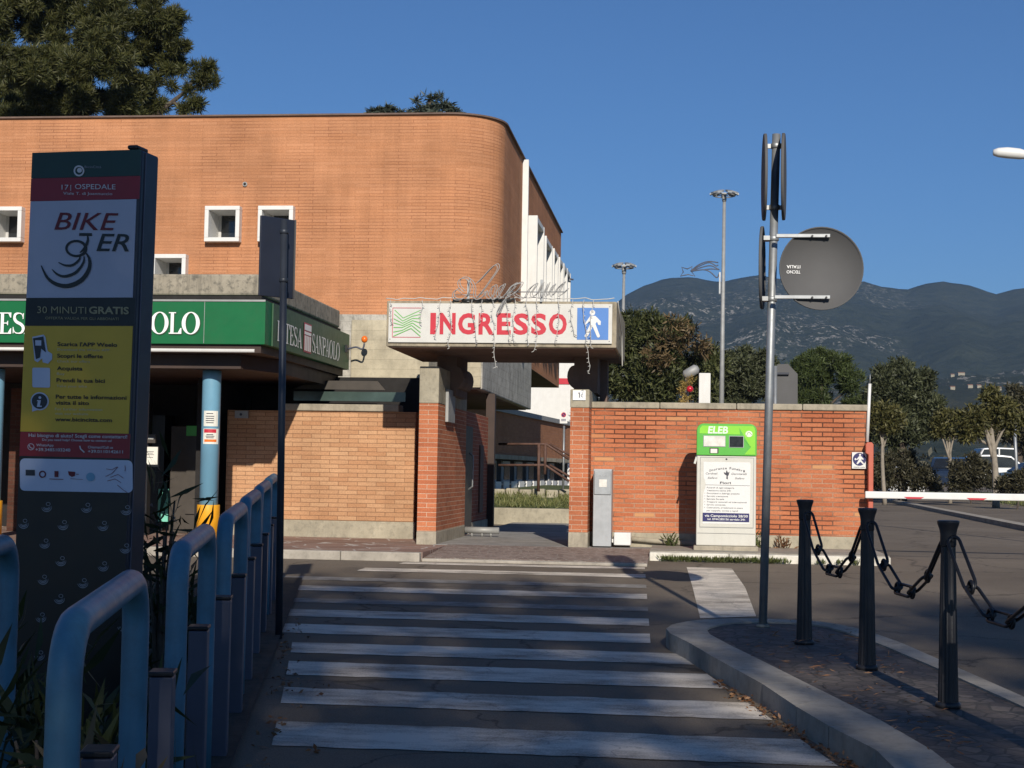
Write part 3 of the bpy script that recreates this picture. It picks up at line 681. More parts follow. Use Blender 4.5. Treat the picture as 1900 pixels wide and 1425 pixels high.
def mountain_mat():
    m, n, l, b = _new('mountain_forest')
    tc = n.new('ShaderNodeTexCoord').outputs['Object']
    t = _noise(n, l, tc, .035, 8, .75); r = _ramp(n, .35, (.026, .034, .022), .65, (.060, .068, .044)); l.new(t.outputs['Fac'], r.inputs['Fac'])
    t2 = _noise(n, l, _map(n, l, tc, (1, .6, .45)), .0042, 3, .5); t3 = _noise(n, l, _map(n, l, tc, (1.5, 1, .5)), .06, 7, .75)
    r2 = _ramp(n, .47, _g(0), .56, _g(1)); l.new(t2.outputs['Fac'], r2.inputs['Fac']); r3 = _ramp(n, .55, _g(0), .60, _g(1)); l.new(t3.outputs['Fac'], r3.inputs['Fac'])
    mu = n.new('ShaderNodeMath'); mu.operation = 'MULTIPLY'; l.new(r2.outputs['Color'], mu.inputs[0]); l.new(r3.outputs['Color'], mu.inputs[1])
    sx0 = n.new('ShaderNodeSeparateXYZ'); l.new(tc, sx0.inputs[0]); mx0 = n.new('ShaderNodeMapRange'); mx0.inputs[1].default_value = 300; mx0.inputs[2].default_value = 430; mx0.inputs[3].default_value = 1; mx0.inputs[4].default_value = .06; l.new(sx0.outputs['X'], mx0.inputs[0])
    mu2 = n.new('ShaderNodeMath'); mu2.operation = 'MULTIPLY'; l.new(mu.outputs[0], mu2.inputs[0]); l.new(mx0.outputs[0], mu2.inputs[1])
    out = _mix(n, l, mu2.outputs[0], r.outputs['Color'], (.38, .35, .30))
    t5 = _noise(n, l, tc, .012, 4, .6); sx = n.new('ShaderNodeSeparateXYZ'); l.new(tc, sx.inputs[0])
    mr = n.new('ShaderNodeMapRange'); mr.inputs[1].default_value = 25; mr.inputs[2].default_value = 90; mr.inputs[3].default_value = .75; mr.inputs[4].default_value = 0; l.new(sx.outputs['Z'], mr.inputs[0])
    r5 = _ramp(n, .42, _g(0), .6, _g(1)); l.new(t5.outputs['Fac'], r5.inputs['Fac'])
    m5 = n.new('ShaderNodeMath'); m5.operation = 'MULTIPLY'; l.new(r5.outputs['Color'], m5.inputs[0]); l.new(mr.outputs[0], m5.inputs[1])
    out = _mix(n, l, m5.outputs[0], out, (.085, .075, .05))
    l.new(out, b.inputs['Base Color']); b.inputs['Roughness'].default_value = 1; b.inputs['Specular IOR Level'].default_value = 0
    _bump(n, l, b, t.outputs['Fac'], .8, 14)
    return m
MAT['mountain'] = mountain_mat()
structure(hm, 'mountains', 'mountain')
# far houses on the lower slope, a few pixels each
def far_house(px_, py_, w, h):
    i = int(round((px_+1500)/4900*NX)); best = grid[i][10]
    for j in range(2, int(NY*.8)):
        q = Vector(grid[i][j])-CAMP; yy = CY - F*q.dot(_u2)/q.dot(_fw)
        if yy < py_: best = grid[i][j]; break
    r_ = empty('farmhouse', best, 'tiny pale farmhouse on the lower mountain slope', 'house', 'farmhouses scattered on the mountain slope')
    m = MB(); m.box(-w/2, w/2, -3, 3, -6, h); m.build('wall', 'stone', r_)
    m = MB(); m.prism([(-w/2-.2,-3.3,h+.01),(-w/2-.2,3.3,h+.01),(-w/2-.2,0,h+.7)], (w+.4,0,0)); m.build('roof', 'brick_wing', r_)
for a in ((1770,722,3.4,1.6),(1779,697,5.5,1.2),(1762,712,3,1.5),(1795,735,3.5,1.6),(1850,738,6.5,1.6),(1815,733,3,1.3)): far_house(*a)
# ================================================================ HOSPITAL (brick block with rounded corner)
YH, XH = 27.0, -3.38
ZR = py(700, 213, YH).z; ZB = 3.78; YE = 40.7; RC = .95
hz = empty('hospital_building', (XH, YH, .526), 'large orange brick hospital block with rounded corner and small white windows', 'building')
HB = Sub(hz)
wins = [(-8.72,-8.07,5.60,6.25),(-7.73,-7.08,5.60,6.25),(-9.70,-9.05,4.72,5.37),(-12.84,-12.19,5.60,6.25)]
def arc_pts():      # plan of the visible walls from far left round the corner to the far end
    P = [(-34.0, YH), (XH-RC, YH)]
    for k in range(1, 17):
        a = R(-90+90*k/16); P.append((XH-RC+RC*math.cos(a), YH+RC+RC*math.sin(a)))
    P.append((XH, YE)); return P
m = MB(); P = arc_pts()
# front wall with real openings
xsb = sorted({-34.0, XH-RC} | {a for w in wins for a in w[:2]}); zsb = sorted({ZB, ZR} | {a for w in wins for a in w[2:]})
for a, b in zip(xsb, xsb[1:]):
    for c, d in zip(zsb, zsb[1:]):
        if not any(a >= w[0]-1e-6 and b <= w[1]+1e-6 and c >= w[2]-1e-6 and d <= w[3]+1e-6 for w in wins):
            m.face([(a,YH,c),(b,YH,c),(b,YH,d),(a,YH,d)], [(a,c),(b,c),(b,d),(a,d)])
u = XH-RC
for (a, b) in zip(P[1:], P[2:]):
    L = math.dist(a, b); m.face([(*a,ZB),(*b,ZB),(*b,ZR),(*a,ZR)], [(u,ZB),(u+L,ZB),(u+L,ZR),(u,ZR)], smooth=(L < 1)); u += L
m.face([(XH,YE,ZB),(-34,YE,ZB),(-34,YE,ZR),(XH,YE,ZR)])
HB.add(m, 'wall', 'brick_house')
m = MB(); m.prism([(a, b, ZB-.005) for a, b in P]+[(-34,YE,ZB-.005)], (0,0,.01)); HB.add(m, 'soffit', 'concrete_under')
m = MB(); m.prism([(a, b, ZR+.002) for a, b in P]+[(-34,YE,ZR+.002)], (0,0,.015)); HB.add(m, 'roof', 'concrete_grey')
def offs(P, o):
    out = []
    for a, b in P:
        if b <= YH+1e-6: out.append((a, b-o))
        elif abs(a-XH) < 1e-6: out.append((a+o, b))
        else: v = Vector((a-(XH-RC), b-(YH+RC))).normalized(); out.append((a+v.x*o, b+v.y*o))
    return out
m = MB(); Po = offs(P, .05)
for (a, b), (a2, b2) in zip(zip(Po, Po[1:]), zip(P, P[1:])):
    m.face([(*a,ZR-.008),(*b,ZR-.008),(*b,ZR+.022),(*a,ZR+.022)]); m.face([(*a,ZR+.022),(*b,ZR+.022),(*b2,ZR+.026),(*a2,ZR+.026)]); m.face([(*b,ZR-.008),(*a,ZR-.008),(*a2,ZR-.008),(*b2,ZR-.008)])
HB.add(m, 'roof_edge', 'concrete_under')
# small square windows: deep white frame, recessed pane
for (a, b, c, d) in wins:
    t = .075; dp = .52; pr = .17
    m = MB()
    for (x0,x1,z0,z1) in ((a,b,d-t,d),(a,b,c,c+t),(a,a+t,c+t,d-t),(b-t,b,c+t,d-t)): m.box(x0, x1, YH-pr, YH+dp, z0, z1)
    f = HB.add(m, 'window', 'white', bev=.008)
    m = MB(); m.box(a+t, b-t, YH+dp-.04, YH+dp, c+t, d-t); HB.add(m, 'pane', 'glass', f)
    m = MB(); mx = a+t+.03; m.box(mx-.03, mx+.02, YH+dp-.07, YH+dp-.042, c+t+.036, d-t); m.box(a+t, b-t, YH+dp-.07, YH+dp-.042, c+t, c+t+.035); HB.add(m, 'sash', 'window_grey', f)
v = py(455, 342, YH); m = MB(); m.tube([(v.x, YH-.03, v.z), (v.x, YH+.05, v.z)], .042, 14); vt = HB.add(m, 'vent', 'galv_dull')
m = MB(); m.tube([(v.x, YH-.034, v.z), (v.x, YH-.031, v.z)], .026, 12); HB.add(m, 'vent_hole', 'dark', vt)
# white downpipe and the tall white window boxes on the side
m = MB(); yp = 30.9; m.box(XH+.004, XH+.13, yp, yp+.09, ZB+.05, 7.9); HB.add(m, 'downpipe', 'white', bev=.01)
for k, (y0, zt) in enumerate(((31.5,6.85),(33.6,6.75),(35.7,6.78),(37.3,6.80),(38.6,6.82),(39.7,6.84))):
    m = MB(); dp = .27; w = 1.5 if k < 2 else 1.0
    m.box(XH+.003, XH+dp, y0, y0+.10, ZB+.75, zt); m.box(XH+.003, XH+dp, y0+w, y0+w+.10, ZB+.75, zt-.004)
    m.prism([(XH+.004,y0+.102,zt-.12),(XH+dp-.01,y0+.102,zt-.12),(XH+dp-.01,y0+.102,zt-.004),(XH+.004,y0+.102,zt-.004)], (0,w-.104,0))
    f = HB.add(m, 'window_box', 'white_panel', bev=.008)
    m = MB(); m.box(XH+.002, XH+.03, y0+.103, y0+w-.003, ZB+.75, zt-.125); HB.add(m, 'pane', 'glass', f)
m = MB(); m.tube([py(1041,514,40.6), py(1064,519,40.6)], .025, 6); HB.add(m, 'spout', 'dock_grey')
# concrete balcony blocks under it
m = MB(); m.box(-5.18, -3.95, 23.3, 24.9, 2.93, 3.84); HB.add(m, 'balcony', 'concrete_cream', bev=.02)
m = MB(); m.box(-6.4, -3.34, 25.0, 33.0, 2.87, 4.1); HB.add(m, 'side_balcony', 'concrete_grey', bev=.02)
m = MB(); m.box(-6.3, -3.44, 25.1, 32.9, 2.855, 2.868); HB.add(m, 'balcony_soffit', 'concrete_under')
m = MB(); m.box(-3.945, -3.36, 24.95, 24.998, 2.90, 4.1); HB.add(m, 'balcony_face', 'concrete_cream')
m = MB(); m.box(-3.40, -3.25, 26.0, 26.16, .5, 2.853); HB.add(m, 'portico_post', 'dark_wood')  # dark brown colour stands in for the shadow on the post
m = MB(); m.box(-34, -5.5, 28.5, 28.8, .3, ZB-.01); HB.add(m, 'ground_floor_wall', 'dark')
m = MB(); m.box(-34, -5.3, 26.0, 26.99, 3.0, ZB+.05); HB.add(m, 'ledge', 'concrete_cream')
# brick walls of the passage with an electrical niche and metal leaf of the gate
wb = empty('passage_wall', (-3.36, 24.2, .57), 'brick side wall inside the gateway with a tall narrow brown hatch', 'wall')
WB = Sub(wb)
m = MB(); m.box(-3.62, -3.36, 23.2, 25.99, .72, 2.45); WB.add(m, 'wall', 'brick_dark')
m = MB(); m.box(-3.64, -3.34, 23.2, 25.99, .5, .718); WB.add(m, 'plinth', 'concrete')
m = MB(); m.box(-3.358, -3.335, 24.9, 25.3, .85, 1.95); WB.add(m, 'hatch', 'rust')
gl_ = empty('metal_gate_leaf', (-3.28, 22.5, .57), 'dark metal gate leaf folded open against the passage wall', 'gate'); G_ = Sub(gl_)
m = MB(); m.box(-3.30, -3.25, 22.45, 23.35, .66, 2.2); G_.add(m, 'leaf', 'brown_metal')
m = MB(); m.tube([(-3.22,22.75,1.25),(-3.16,22.75,1.30),(-3.16,22.75,1.75),(-3.22,22.75,1.8)], .014, 8); G_.add(m, 'handle', 'galv')
for yy in (22.6, 23.2):
    m = MB(); m.box(-3.29, -3.26, yy, yy+.05, .574, .66); G_.add(m, 'foot', 'galv_dull')
br = empty('bicycle_stand', (-3.0, 22.3, .57), 'low galvanised tube stand on the passage floor beside the gate leaf', 'stand'); B_ = Sub(br)
m = MB(); m.tube([(-3.2,22.35,.665),(-2.70,22.35,.665)], .05, 10); B_.add(m, 'tube', 'galv_dull')
for xx in (-3.1,-2.95,-2.82):
    m = MB(); m.tube([(xx,22.35,.64),(xx,22.35,.575)], .02, 6); B_.add(m, 'foot', 'galv_dull')

# lower wing beyond the passage
wg = empty('hospital_wing', (-4.8, 38, .526), 'low brown brick hospital wing seen through the gateway, under a sloping grey coping', 'building'); W_ = Sub(wg)
def wl(px_, py_, Y): return py(px_, py_, Y)
a0, a1 = (-5.3, 37.0), (-4.05, 52.0)
zt, zm = 3.12, 1.98
m = MB(); m.prism([(*a0,zm),(*a1,zm),(-3.7,53.5,zm),(-9,53.5,zm),(-9,37,zm)], (0,0,zt-zm)); W_.add(m, 'wall', 'brick_wing')
m = MB(); m.prism([(a0[0]+.06,a0[1]-.1,zt+.002),(a1[0]+.08,a1[1],zt+.002),(-3.6,53.6,zt+.002),(-9,53.6,zt+.002),(-9,36.9,zt+.002)], (0,0,.14)); W_.add(m, 'coping', 'galv_dull')
m = MB(); m.prism([(a0[0]+.06,a0[1]-.1,zm-.12),(a1[0]+.08,a1[1],zm-.12),(-3.6,53.6,zm-.12),(-9,53.6,zm-.12),(-9,36.9,zm-.12)], (0,0,.118)); W_.add(m, 'cornice', 'concrete')
m = MB(); m.prism([(a0[0]-.3,a0[1],.5),(a1[0]-.3,a1[1],.5),(-4.1,53.5,.5),(-9,53.5,.5),(-9,37,.5)], (0,0,zm-.63)); W_.add(m, 'ground_floor', 'dark')
for k in range(8):
    t = k/8; x = a0[0]-.28+(a1[0]-a0[0])*t; y = a0[1]+(a1[1]-a0[1])*t
    m = MB(); m.obox((x+.05,y+.5,1.52), (.03,0,0), (.045,.48,0), (0,0,.30)); f = W_.add(m, 'window', 'window_grey')
    m = MB(); m.obox((x+.088,y+.5,1.52), (.012,0,0), (.035,.38,0), (0,0,.22)); W_.add(m, 'pane', 'glass', f)
fn = empty('white_fence', (-4.9, 37, .53), 'low fence of white boards in front of the hospital wing', 'fence'); FN = Sub(fn)
for k in range(14):
    t = k/14; m = MB(); m.obox((-4.9+1.3*t, 36.6+14*t, .97), (.02,0,0), (.03,.33,0), (0,0,.30)); FN.add(m, 'board', 'white')
m = MB(); m.tube([(-4.93,36.5,1.2),(-3.62,50.7,1.2)], .03, 6); FN.add(m, 'rail', 'galv_dull')

# tall white building far behind the gate
wt = empty('white_building', (-7, 70, .526), 'tall white building with one red stripe behind the gateway', 'building'); WT = Sub(wt)
pL, pR = py(940, 700, 70), py(1090, 700, 70); zt_ = py(1050, 590, 70).z
m = MB(); m.box(pL.x, pR.x, 70, 80, .3, zt_); WT.add(m, 'wall', 'white_panel')
z0, z1 = py(1050,713,70).z, py(1050,702,70).z
m = MB(); m.box(py(1032,700,70).x, pR.x+.02, 69.96, 69.995, z0, z1); WT.add(m, 'stripe', 'red')
for k in range(4):
    z = py(1050, 800+14*k, 70).z; m = MB(); m.box(py(1036,800,70).x, pR.x+.03, 69.9, 69.99, z, z+.12); WT.add(m, 'slat', 'galv_dull')

# garden in front of the wing: retaining wall, turf bank, stone edging, stair rail
rw = MB(); rw.box(-4.6, 3.0, 29.0, 29.3, .4, .84); tag(rw.build('retaining_wall', 'stone', None, .02), 'low pale concrete retaining wall below the grass inside the gateway', 'wall')
tb = MB(); tb.face([(-4.6,29.3,.83),(3,29.3,.83),(3,32.4,1.02),(-4.6,32.4,1.02)]); tb.face([(-4.6,32.4,1.02),(3,32.4,1.02),(3,45,1.15),(-4.6,45,1.15)]); structure(tb, 'grass_bank', 'grass')
tag(blades('bank_grass', [(-4+.42*k+random.uniform(0,.3), 29.5+.45*j, .84+.028*j, .3) for k in range(14) for j in range(7)], 9000, .11, 'lawn', seed=9), kind='stuff')
es = MB()
for k in range(7): x = -3.9+.28*k; es.obox((x,32.2,1.05), (.13,0,0), (0,.12,0), (0,0,.11+.02*(k%2)))
tag(es.build('stone_edging', 'stone', None, .03), 'short row of rough stones edging the upper lawn', 'stone edging')
sl = MB(); sl.prism([(-2.25,32.0,.95),(-1.9,32.0,1.30),(-1.55,32.0,1.32),(-.6,32.0,.85)], (0,.4,0)); tag(sl.build('stair_wall', 'stone', None, .03), 'sloping pale stone side wall of the garden steps', 'wall')
sr = empty('stair_railing', (-2.5,31.6,.9), 'rusty brown tube railing of the garden steps seen through the gateway', 'railing'); SR = Sub(sr)
def q(x, y, Y=31.6): return py(x, y, Y)
for a, b in (((1000,822),(999,912)),((1012,822),(1011,880))):
    m = MB(); m.tube([q(*a), q(*b)], .032, 8); SR.add(m, 'post', 'rust')
for pts in (((925,824),(1013,824),(1056,852)),((925,863),(1000,863),(1012,863),(1056,893)),((1020,824),(1060,846)),((1020,863),(1060,886))):
    m = MB(); m.tube([q(*p, 31.6 if pts[0][0] < 1000 else 32.5) for p in pts], .026, 8); SR.add(m, 'rail', 'rust')
np_ = empty('no_parking_sign', tuple(py(1046,870,34)), 'small square no parking sign on a thin grey post inside the gateway', 'sign'); NP = Sub(np_)
m = MB(); m.tube([py(1046.5,790,34), (py(1046.5,790,34).x, 34, 1.0)], .025, 8); NP.add(m, 'post', 'galv')
fc = Face(py(1039,763,33.96), (1,0,0), (0,0,1), 34/F, 1039, 763)
m = MB(); o = fc(1039,785.5); m.box(o.x, o.x+14*34/F, 33.962, 33.98, o.z, o.z+22.5*34/F); pn = NP.add(m, 'panel', 'white')
m = MB(); disc(m, fc, 1046, 769.5, 4.6, .004); NP.add(m, 'roundel', 'red', pn)
m = MB(); disc(m, fc, 1046, 769.5, 3.5, .007); stroke(m, fc, [(1041.5,778),(1050.5,778)], 1, .004); stroke(m, fc, [(1041.5,780.5),(1050.5,780.5)], 1, .004); NP.add(m, 'roundel_field', 'navy', pn)
m = MB(); stroke(m, fc, [(1043.4,766.9),(1048.6,772.1)], 1.3, .010); NP.add(m, 'roundel_bar', 'red', pn)

# ================================================================ BANK
XB, YB0, YB1 = -5.20, 18.5, 23.2
bk = empty('bank_building', (XB, YB0, KB), 'bank branch with green fascia, concrete parapet and dark recessed entrance', 'building'); BK = Sub(bk)
ZT, ZL = 3.60, 3.05
m = MB(); m.box(-24, XB, YB0, YB1, ZL, ZT); fas = BK.add(m, 'fascia', 'bank_green', bev=.006)
m = MB(); m.box(XB+.003, XB+.02, YB0+.30, YB1, ZL+.004, ZT-.004); BK.add(m, 'side_fascia', 'bank_side')
m = MB()
for x in (-5.98, -9.5, -13): m.box(x, x+.006, YB0-.004, YB0, ZL+.01, ZT-.01)
m.box(-24, XB, YB0-.012, YB0-.001, ZT-.018, ZT+.006); BK.add(m, 'panel_joint', 'galv_dull')
m = MB(); m.box(-24, XB-.10, YB0+.16, YB1-.1, ZT+.001, ZT+.075); BK.add(m, 'shadow_gap', 'dark')
m = MB(); m.box(-24, XB-.08, YB0+.14, YB1-.25, ZT+.077, ZT+.345); BK.add(m, 'parapet', 'concrete_rough', bev=.025)
m = MB(); m.box(-24, XB-.06, YB0+.05, YB1-.06, ZL-.10, ZL-.002); BK.add(m, 'soffit', 'dark_wood')
m = MB(); m.tube([(-24,YB0+.06,ZL-.075),(-5.34,YB0+.06,ZL-.075)], .024, 10); BK.add(m, 'lamp_strip', 'white')
m = MB(); m.prism([(-24,YB0+.35,ZL-.102),(-5.6,YB0+.35,ZL-.102),(-5.32,YB0+1.2,ZL-.102),(-5.32,YB1-.1,ZL-.102),(-24,YB1-.1,ZL-.102)], (0,0,-.18)); BK.add(m, 'soffit_beam', 'dark_wood')
# recess behind the columns
YW = 21.3
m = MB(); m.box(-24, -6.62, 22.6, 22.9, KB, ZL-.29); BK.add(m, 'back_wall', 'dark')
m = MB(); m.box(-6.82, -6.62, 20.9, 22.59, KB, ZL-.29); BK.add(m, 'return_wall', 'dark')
dL, dR = py(318,790,21.5), py(372,790,21.5)
m = MB(); m.box(dL.x, dR.x+.05, 21.5, 21.6, KB, dL.z); d_ = BK.add(m, 'door', 'brown_metal', bev=.01)
m = MB(); m.box(dL.x+.25, dR.x-.03, 21.47, 21.498, KB+.28, dL.z-.1); BK.add(m, 'door_panel', 'brown_metal', d_)
m = MB(); a = py(346,790,21.44); b = py(374,809,21.44); m.box(a.x,b.x,21.44,21.466,b.z,a.z); BK.add(m, 'green_sticker', 'green_label', d_)
m = MB(); a = py(294,860,22.3); b = py(314,884,22.3); m.box(a.x,b.x,22.3,22.33,b.z,a.z); BK.add(m, 'mint_poster', 'mint')
m = MB(); a = py(294,907,22.0); b = py(311,968,22.0); m.box(a.x,b.x,22.0,22.03,b.z,a.z); BK.add(m, 'mint_poster', 'mint')
m = MB(); a = py(262,770,22.05); b = py(330,1000,22.05); m.box(a.x,b.x-.25,22.06,22.5,KB,a.z); BK.add(m, 'cash_machine', 'black')
m = MB(); a = py(266,828,20.6); b = py(294,866,20.6); m.box(a.x,b.x,20.6,20.63,b.z,a.z); nt_ = BK.add(m, 'notice_frame', 'black')
m = MB(); a = py(268.5,829,20.59); b = py(292,862,20.59); m.box(a.x,b.x,20.588,20.598,b.z,a.z); BK.add(m, 'notice_paper', 'paper', nt_)
fcn = Face(py(268.5,829,20.585), (1,0,0),(0,0,1), 20.4/F, 268.5, 829)
m = MB()
for yy, w in ((838,14),(841,10),(844,15),(849,12)): stroke(m, fcn, [(280-w/2,yy),(280+w/2,yy)], .8, .001)
BK.add(m, 'notice_text', 'ink', nt_)
m = MB(); a = py(272,806,20.6); b = py(288,822,20.6); m.box(a.x,b.x,20.6,20.64,b.z,a.z); kp = BK.add(m, 'keypad', 'brown_metal')
m = MB(); a = py(275,812,20.595); b = py(285,815,20.595); m.box(a.x,b.x,20.59,20.598,b.z,a.z); BK.add(m, 'keypad_slot', 'paper', kp)
m = MB(); m.box(py(262,0,20.66).x, py(300,0,20.66).x, 20.66, 20.8, KB, py(300,730,20.6).z); BK.add(m, 'entrance_pier', 'black')
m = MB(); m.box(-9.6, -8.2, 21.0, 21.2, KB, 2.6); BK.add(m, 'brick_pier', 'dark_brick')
m = MB(); m.box(-8.62, -8.57, 20.1, 20.15, KB, 2.5); BK.add(m, 'pier_edge', 'paper')
# round blue columns with yellow sleeves
for cx_ in (-6.08, -9.00, -11.92):
    m = MB(); m.lathe((cx_,19.2,KB), [(.119,0),(.119,2.11),(.121,ZL-.29-KB)], 28); c_ = BK.add(m, 'column', 'column_blue')
    m = MB(); m.lathe((cx_,19.2,KB), [(.145,.02),(.145,.465),(.142,.475)], 28); BK.add(m, 'sleeve', 'yellow', c_)
    if cx_ > -7:
        for (xa, xb, za, zb_, mt) in ((378,401,762,791,'paper'),(377,401,795,824,'paper'),(378.5,399,796,803,'red'),(379,399,815,820,'orange')):
            m = MB(); th0 = -.62 if xa > 377.5 else -.7
            p0 = py(xa, za, 19.08); p1 = py(xb, zb_, 19.08); off = .1215 if mt == 'paper' else .1230
            t0 = math.asin(max(-1,min(1,(p0.x-cx_)/.122))); t1 = math.asin(max(-1,min(1,(p1.x-cx_)/.122)))
            for k in range(6):
                a, b = t0+(t1-t0)*k/6, t0+(t1-t0)*(k+1)/6; pt = lambda t, z: (cx_+off*math.sin(t), 19.2-off*math.cos(t), z)
                m.face([pt(a,p1.z), pt(b,p1.z), pt(b,p0.z), pt(a,p0.z)])
            BK.add(m, 'sticker', mt, c_)
        m = MB()
        for yy, w in ((767,12),(772,15),(776,14),(780,15),(784,13),(806,12),(809,15),(812,13)):
            p = py(389+w*.5, yy, 19.08); p0 = py(389-w*.5, yy, 19.08); pt = lambda x, z: (x, 19.2-math.sqrt(max(0,.1226**2-(x-cx_)**2)), z)
            for k in range(4):
                a = p0.x+(p.x-p0.x)*k/4; b = p0.x+(p.x-p0.x)*(k+1)/4; m.face([pt(a,p.z-.008), pt(b,p.z-.008), pt(b,p.z+.003), pt(a,p.z+.003)])
        BK.add(m, 'sticker_text', 'ink', c_)
# lettering: INTESA [mark] SANPAOLO on the front and on the side
kf = 18.55/F*1.0
fcf = Face(py(492,558,YB0), (1,0,0), (0,0,1), (XB+8.65)/492.0, 492, 558)
def fascia_word(fc, s, x1, yb, h, wk, track, d):
    mm = MB(); w = serif_word(MB(), fc, s, 0, yb, h, d, wk, track)-track*h
    serif_word(mm, fc, s, x1-w, yb, h, d, wk, track); return mm, w
L1, w1 = fascia_word(fcf, 'SANPAOLO', 376.5, 618, 38.5, 1.0, -.035, .02)
BK.add(L1, 'letters', 'letters', fas)
L1b, _ = fascia_word(fcf, 'SANPAOLO', 377.8, 619.4, 39, 1.0, -.040, .008); BK.add(L1b, 'letter_shadow', 'letters_shade', fas)  # dark offset copy of the letters, painted as their shadow
L2, w2 = fascia_word(fcf, 'INTESA', 80, 620, 38.5, 1.0, -.0, .02); BK.add(L2, 'letters', 'letters', fas)
fcs = Face((XB+.021, YB0, ZT), (0,1,0), (0,0,1), .01, 0, 0)       # centimetres along the side
L3, w3 = fascia_word(fcs, 'INTESA', 174, 46, 26, 1.2, .02, .006); BK.add(L3, 'letters', 'letters', fas)
_, w4 = fascia_word(fcs, 'SANPAOLO', 402, 46, 26, 1.1, .0, .006); L4, w4 = fascia_word(fcs, 'SANPAOLO', 403, 46, 26, 1.1*172/w4, .0, .006); BK.add(L4, 'letters', 'letters', fas)
m = MB(); rect(m, fcs, 184, 9, 226, 49, .006); BK.add(m, 'bank_mark', 'logo_red', fas)
m = MB()
rect(m, fcs, 186, 11, 224, 19, .010); rect(m, fcs, 186, 21, 224, 25, .010)
for k in range(4): rect(m, fcs, 187+9.4*k, 26.5, 194.5+9.4*k, 47, .010)
BK.add(m, 'mark_arches', 'letters', fas)
# orange warning lamp on a bracket at the corner
wl_ = empty('warning_lamp', tuple(py(648,650,23.1)), 'small orange warning lamp on a curved bracket at the bank corner', 'lamp'); WL = Sub(wl_)
m = MB(); a = py(646,649,23.1); m.box(XB+.002,XB+.06,22.9,23.0,a.z-.05,a.z+.06); WL.add(m, 'mount', 'black')
m = MB(); m.tube(smooth_path([(XB+.06,22.95,a.z),(XB+.18,22.95,a.z+.03),(XB+.28,22.95,a.z-.0),(XB+.31,22.95,a.z+.09)], 4), .014, 8); WL.add(m, 'bracket', 'dock_grey')
m = MB(); m.ball((XB+.31,22.95,a.z+.15), .05, 8, 1.1); WL.add(m, 'lens', 'orange')

# ================================================================ LOW BRICK WALL LEFT OF THE GATE
lw = empty('brick_wall', (-5.0,YW,KB), 'pale orange brick wall with grey coping between the bank and the gateway', 'wall'); LW = Sub(lw)
ZC = 2.44
m = MB(); m.box(-6.50, -3.78, YW, YW+.28, .80, ZC-.10); LW.add(m, 'wall', 'brick_pale')
m = MB(); m.box(-6.50, -3.76, YW-.035, YW+.30, .55, .798); LW.add(m, 'plinth', 'stone', bev=.01)
m = MB(); m.box(-5.75, -4.02, YW-.04, YW+.32, ZC-.098, ZC); LW.add(m, 'coping', 'concrete', bev=.012)
m = MB(); a = py(436,762,21.25); b = py(460,776,21.25); m.box(a.x,b.x,21.25,21.29,b.z,a.z); pq = LW.add(m, 'plate', 'galv_dull')
m = MB(); fcp = Face(a,(1,0,0),(0,0,1),21.1/F,436,762); disc(m, fcp, 448, 769, 2.6, .006); LW.add(m, 'plate_mark', 'ink', pq)
gz_ = empty('glass_canopy', (-5.0,22.2,2.5), 'dark green glass canopy panel above the pale brick wall', 'canopy'); GZ = Sub(gz_)
m = MB(); a = py(545,722,22.3); b = py(752,748,22.3); m.box(a.x,b.x,22.3,22.36,b.z+.02,a.z-.03); GZ.add(m, 'glass', 'green_glass')
m = MB(); m.prism([(a.x,22.29,a.z+.0),(b.x-.3,22.29,a.z+.0),(b.x-.42,22.29,a.z+.13),(a.x+.3,22.29,a.z+.13)], (0,-.02,0)); GZ.add(m, 'fin', 'brown_metal')
m = MB(); m.box(-6.6,-3.7,22.9,23.1,KB,2.92); tag(m.build('shade_backdrop', 'dark'), 'added dark shade panelling behind the pale brick wall', 'backdrop')  # added dark sheet in place of the shaded void behind the wall

# ================================================================ GATEWAY
gt = empty('entrance_gate', (-2.4,19.8,.56), 'concrete and brick gateway with a flat canopy and a white and red entrance sign', 'gate'); GT = Sub(gt)
YG = 19.8
PLX = (-3.47,-3.22); PRX = (-1.49,-1.25)
def pillar(x0, x1, y1, ztop, zbr, zbase, capd):
    m = MB(); m.box(x0, x1, YG, y1, zbase+.165, zbr); p_ = GT.add(m, 'pillar', 'brick_pillar')
    m = MB(); m.box(x0-.006, x1+.006, YG-.006, y1, zbase-.1, zbase+.163); GT.add(m, 'base', 'concrete', p_, .01)
    m = MB(); m.box(x0-.004, x1+.004, YG-.004, y1, zbr+.002, ztop); GT.add(m, 'cap', 'stone', p_, .012); return p_
pl_ = pillar(*PLX, 22.4, 2.885, 2.40, .57, 0); pr_ = pillar(*PRX, 21.9, 2.605, 2.365, .60, 0)
def neck(x0, x1, side, z0, z1, y0, y1):
    zc = (z0+z1)/2-.02; rr = .15; P_ = []
    for k in range(9):
        a = R(-90+180*k/8); P_.append((rr*.62*math.cos(a), zc+rr*math.sin(a)))
    if side > 0: pts = [(x0,y0,z0),(x1,y0,z0)] + [(x1+a,y0,z) for a, z in P_] + [(x1,y0,z1),(x0,y0,z1)]
    else: pts = [(x1,y0,z0),(x0,y0,z0)] + [(x0-a,y0,z) for a, z in P_] + [(x0,y0,z1),(x1,y0,z1)]
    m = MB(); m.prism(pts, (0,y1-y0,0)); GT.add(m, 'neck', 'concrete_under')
neck(-3.40, -3.13, 1, 2.55, 3.098, 20.75, 21.8); neck(-1.52, -1.20, -1, 2.607, 3.098, 20.75, 21.8)
m = MB(); m.box(-1.20, -1.10, 21.4, 21.75, 2.47, 3.098); GT.add(m, 'bracket_post', 'concrete_under')
CX0, CX1, CY0, CY1, CZ0, CZ1 = -3.83, -.885, 19.30, 21.93, 3.10, 3.69
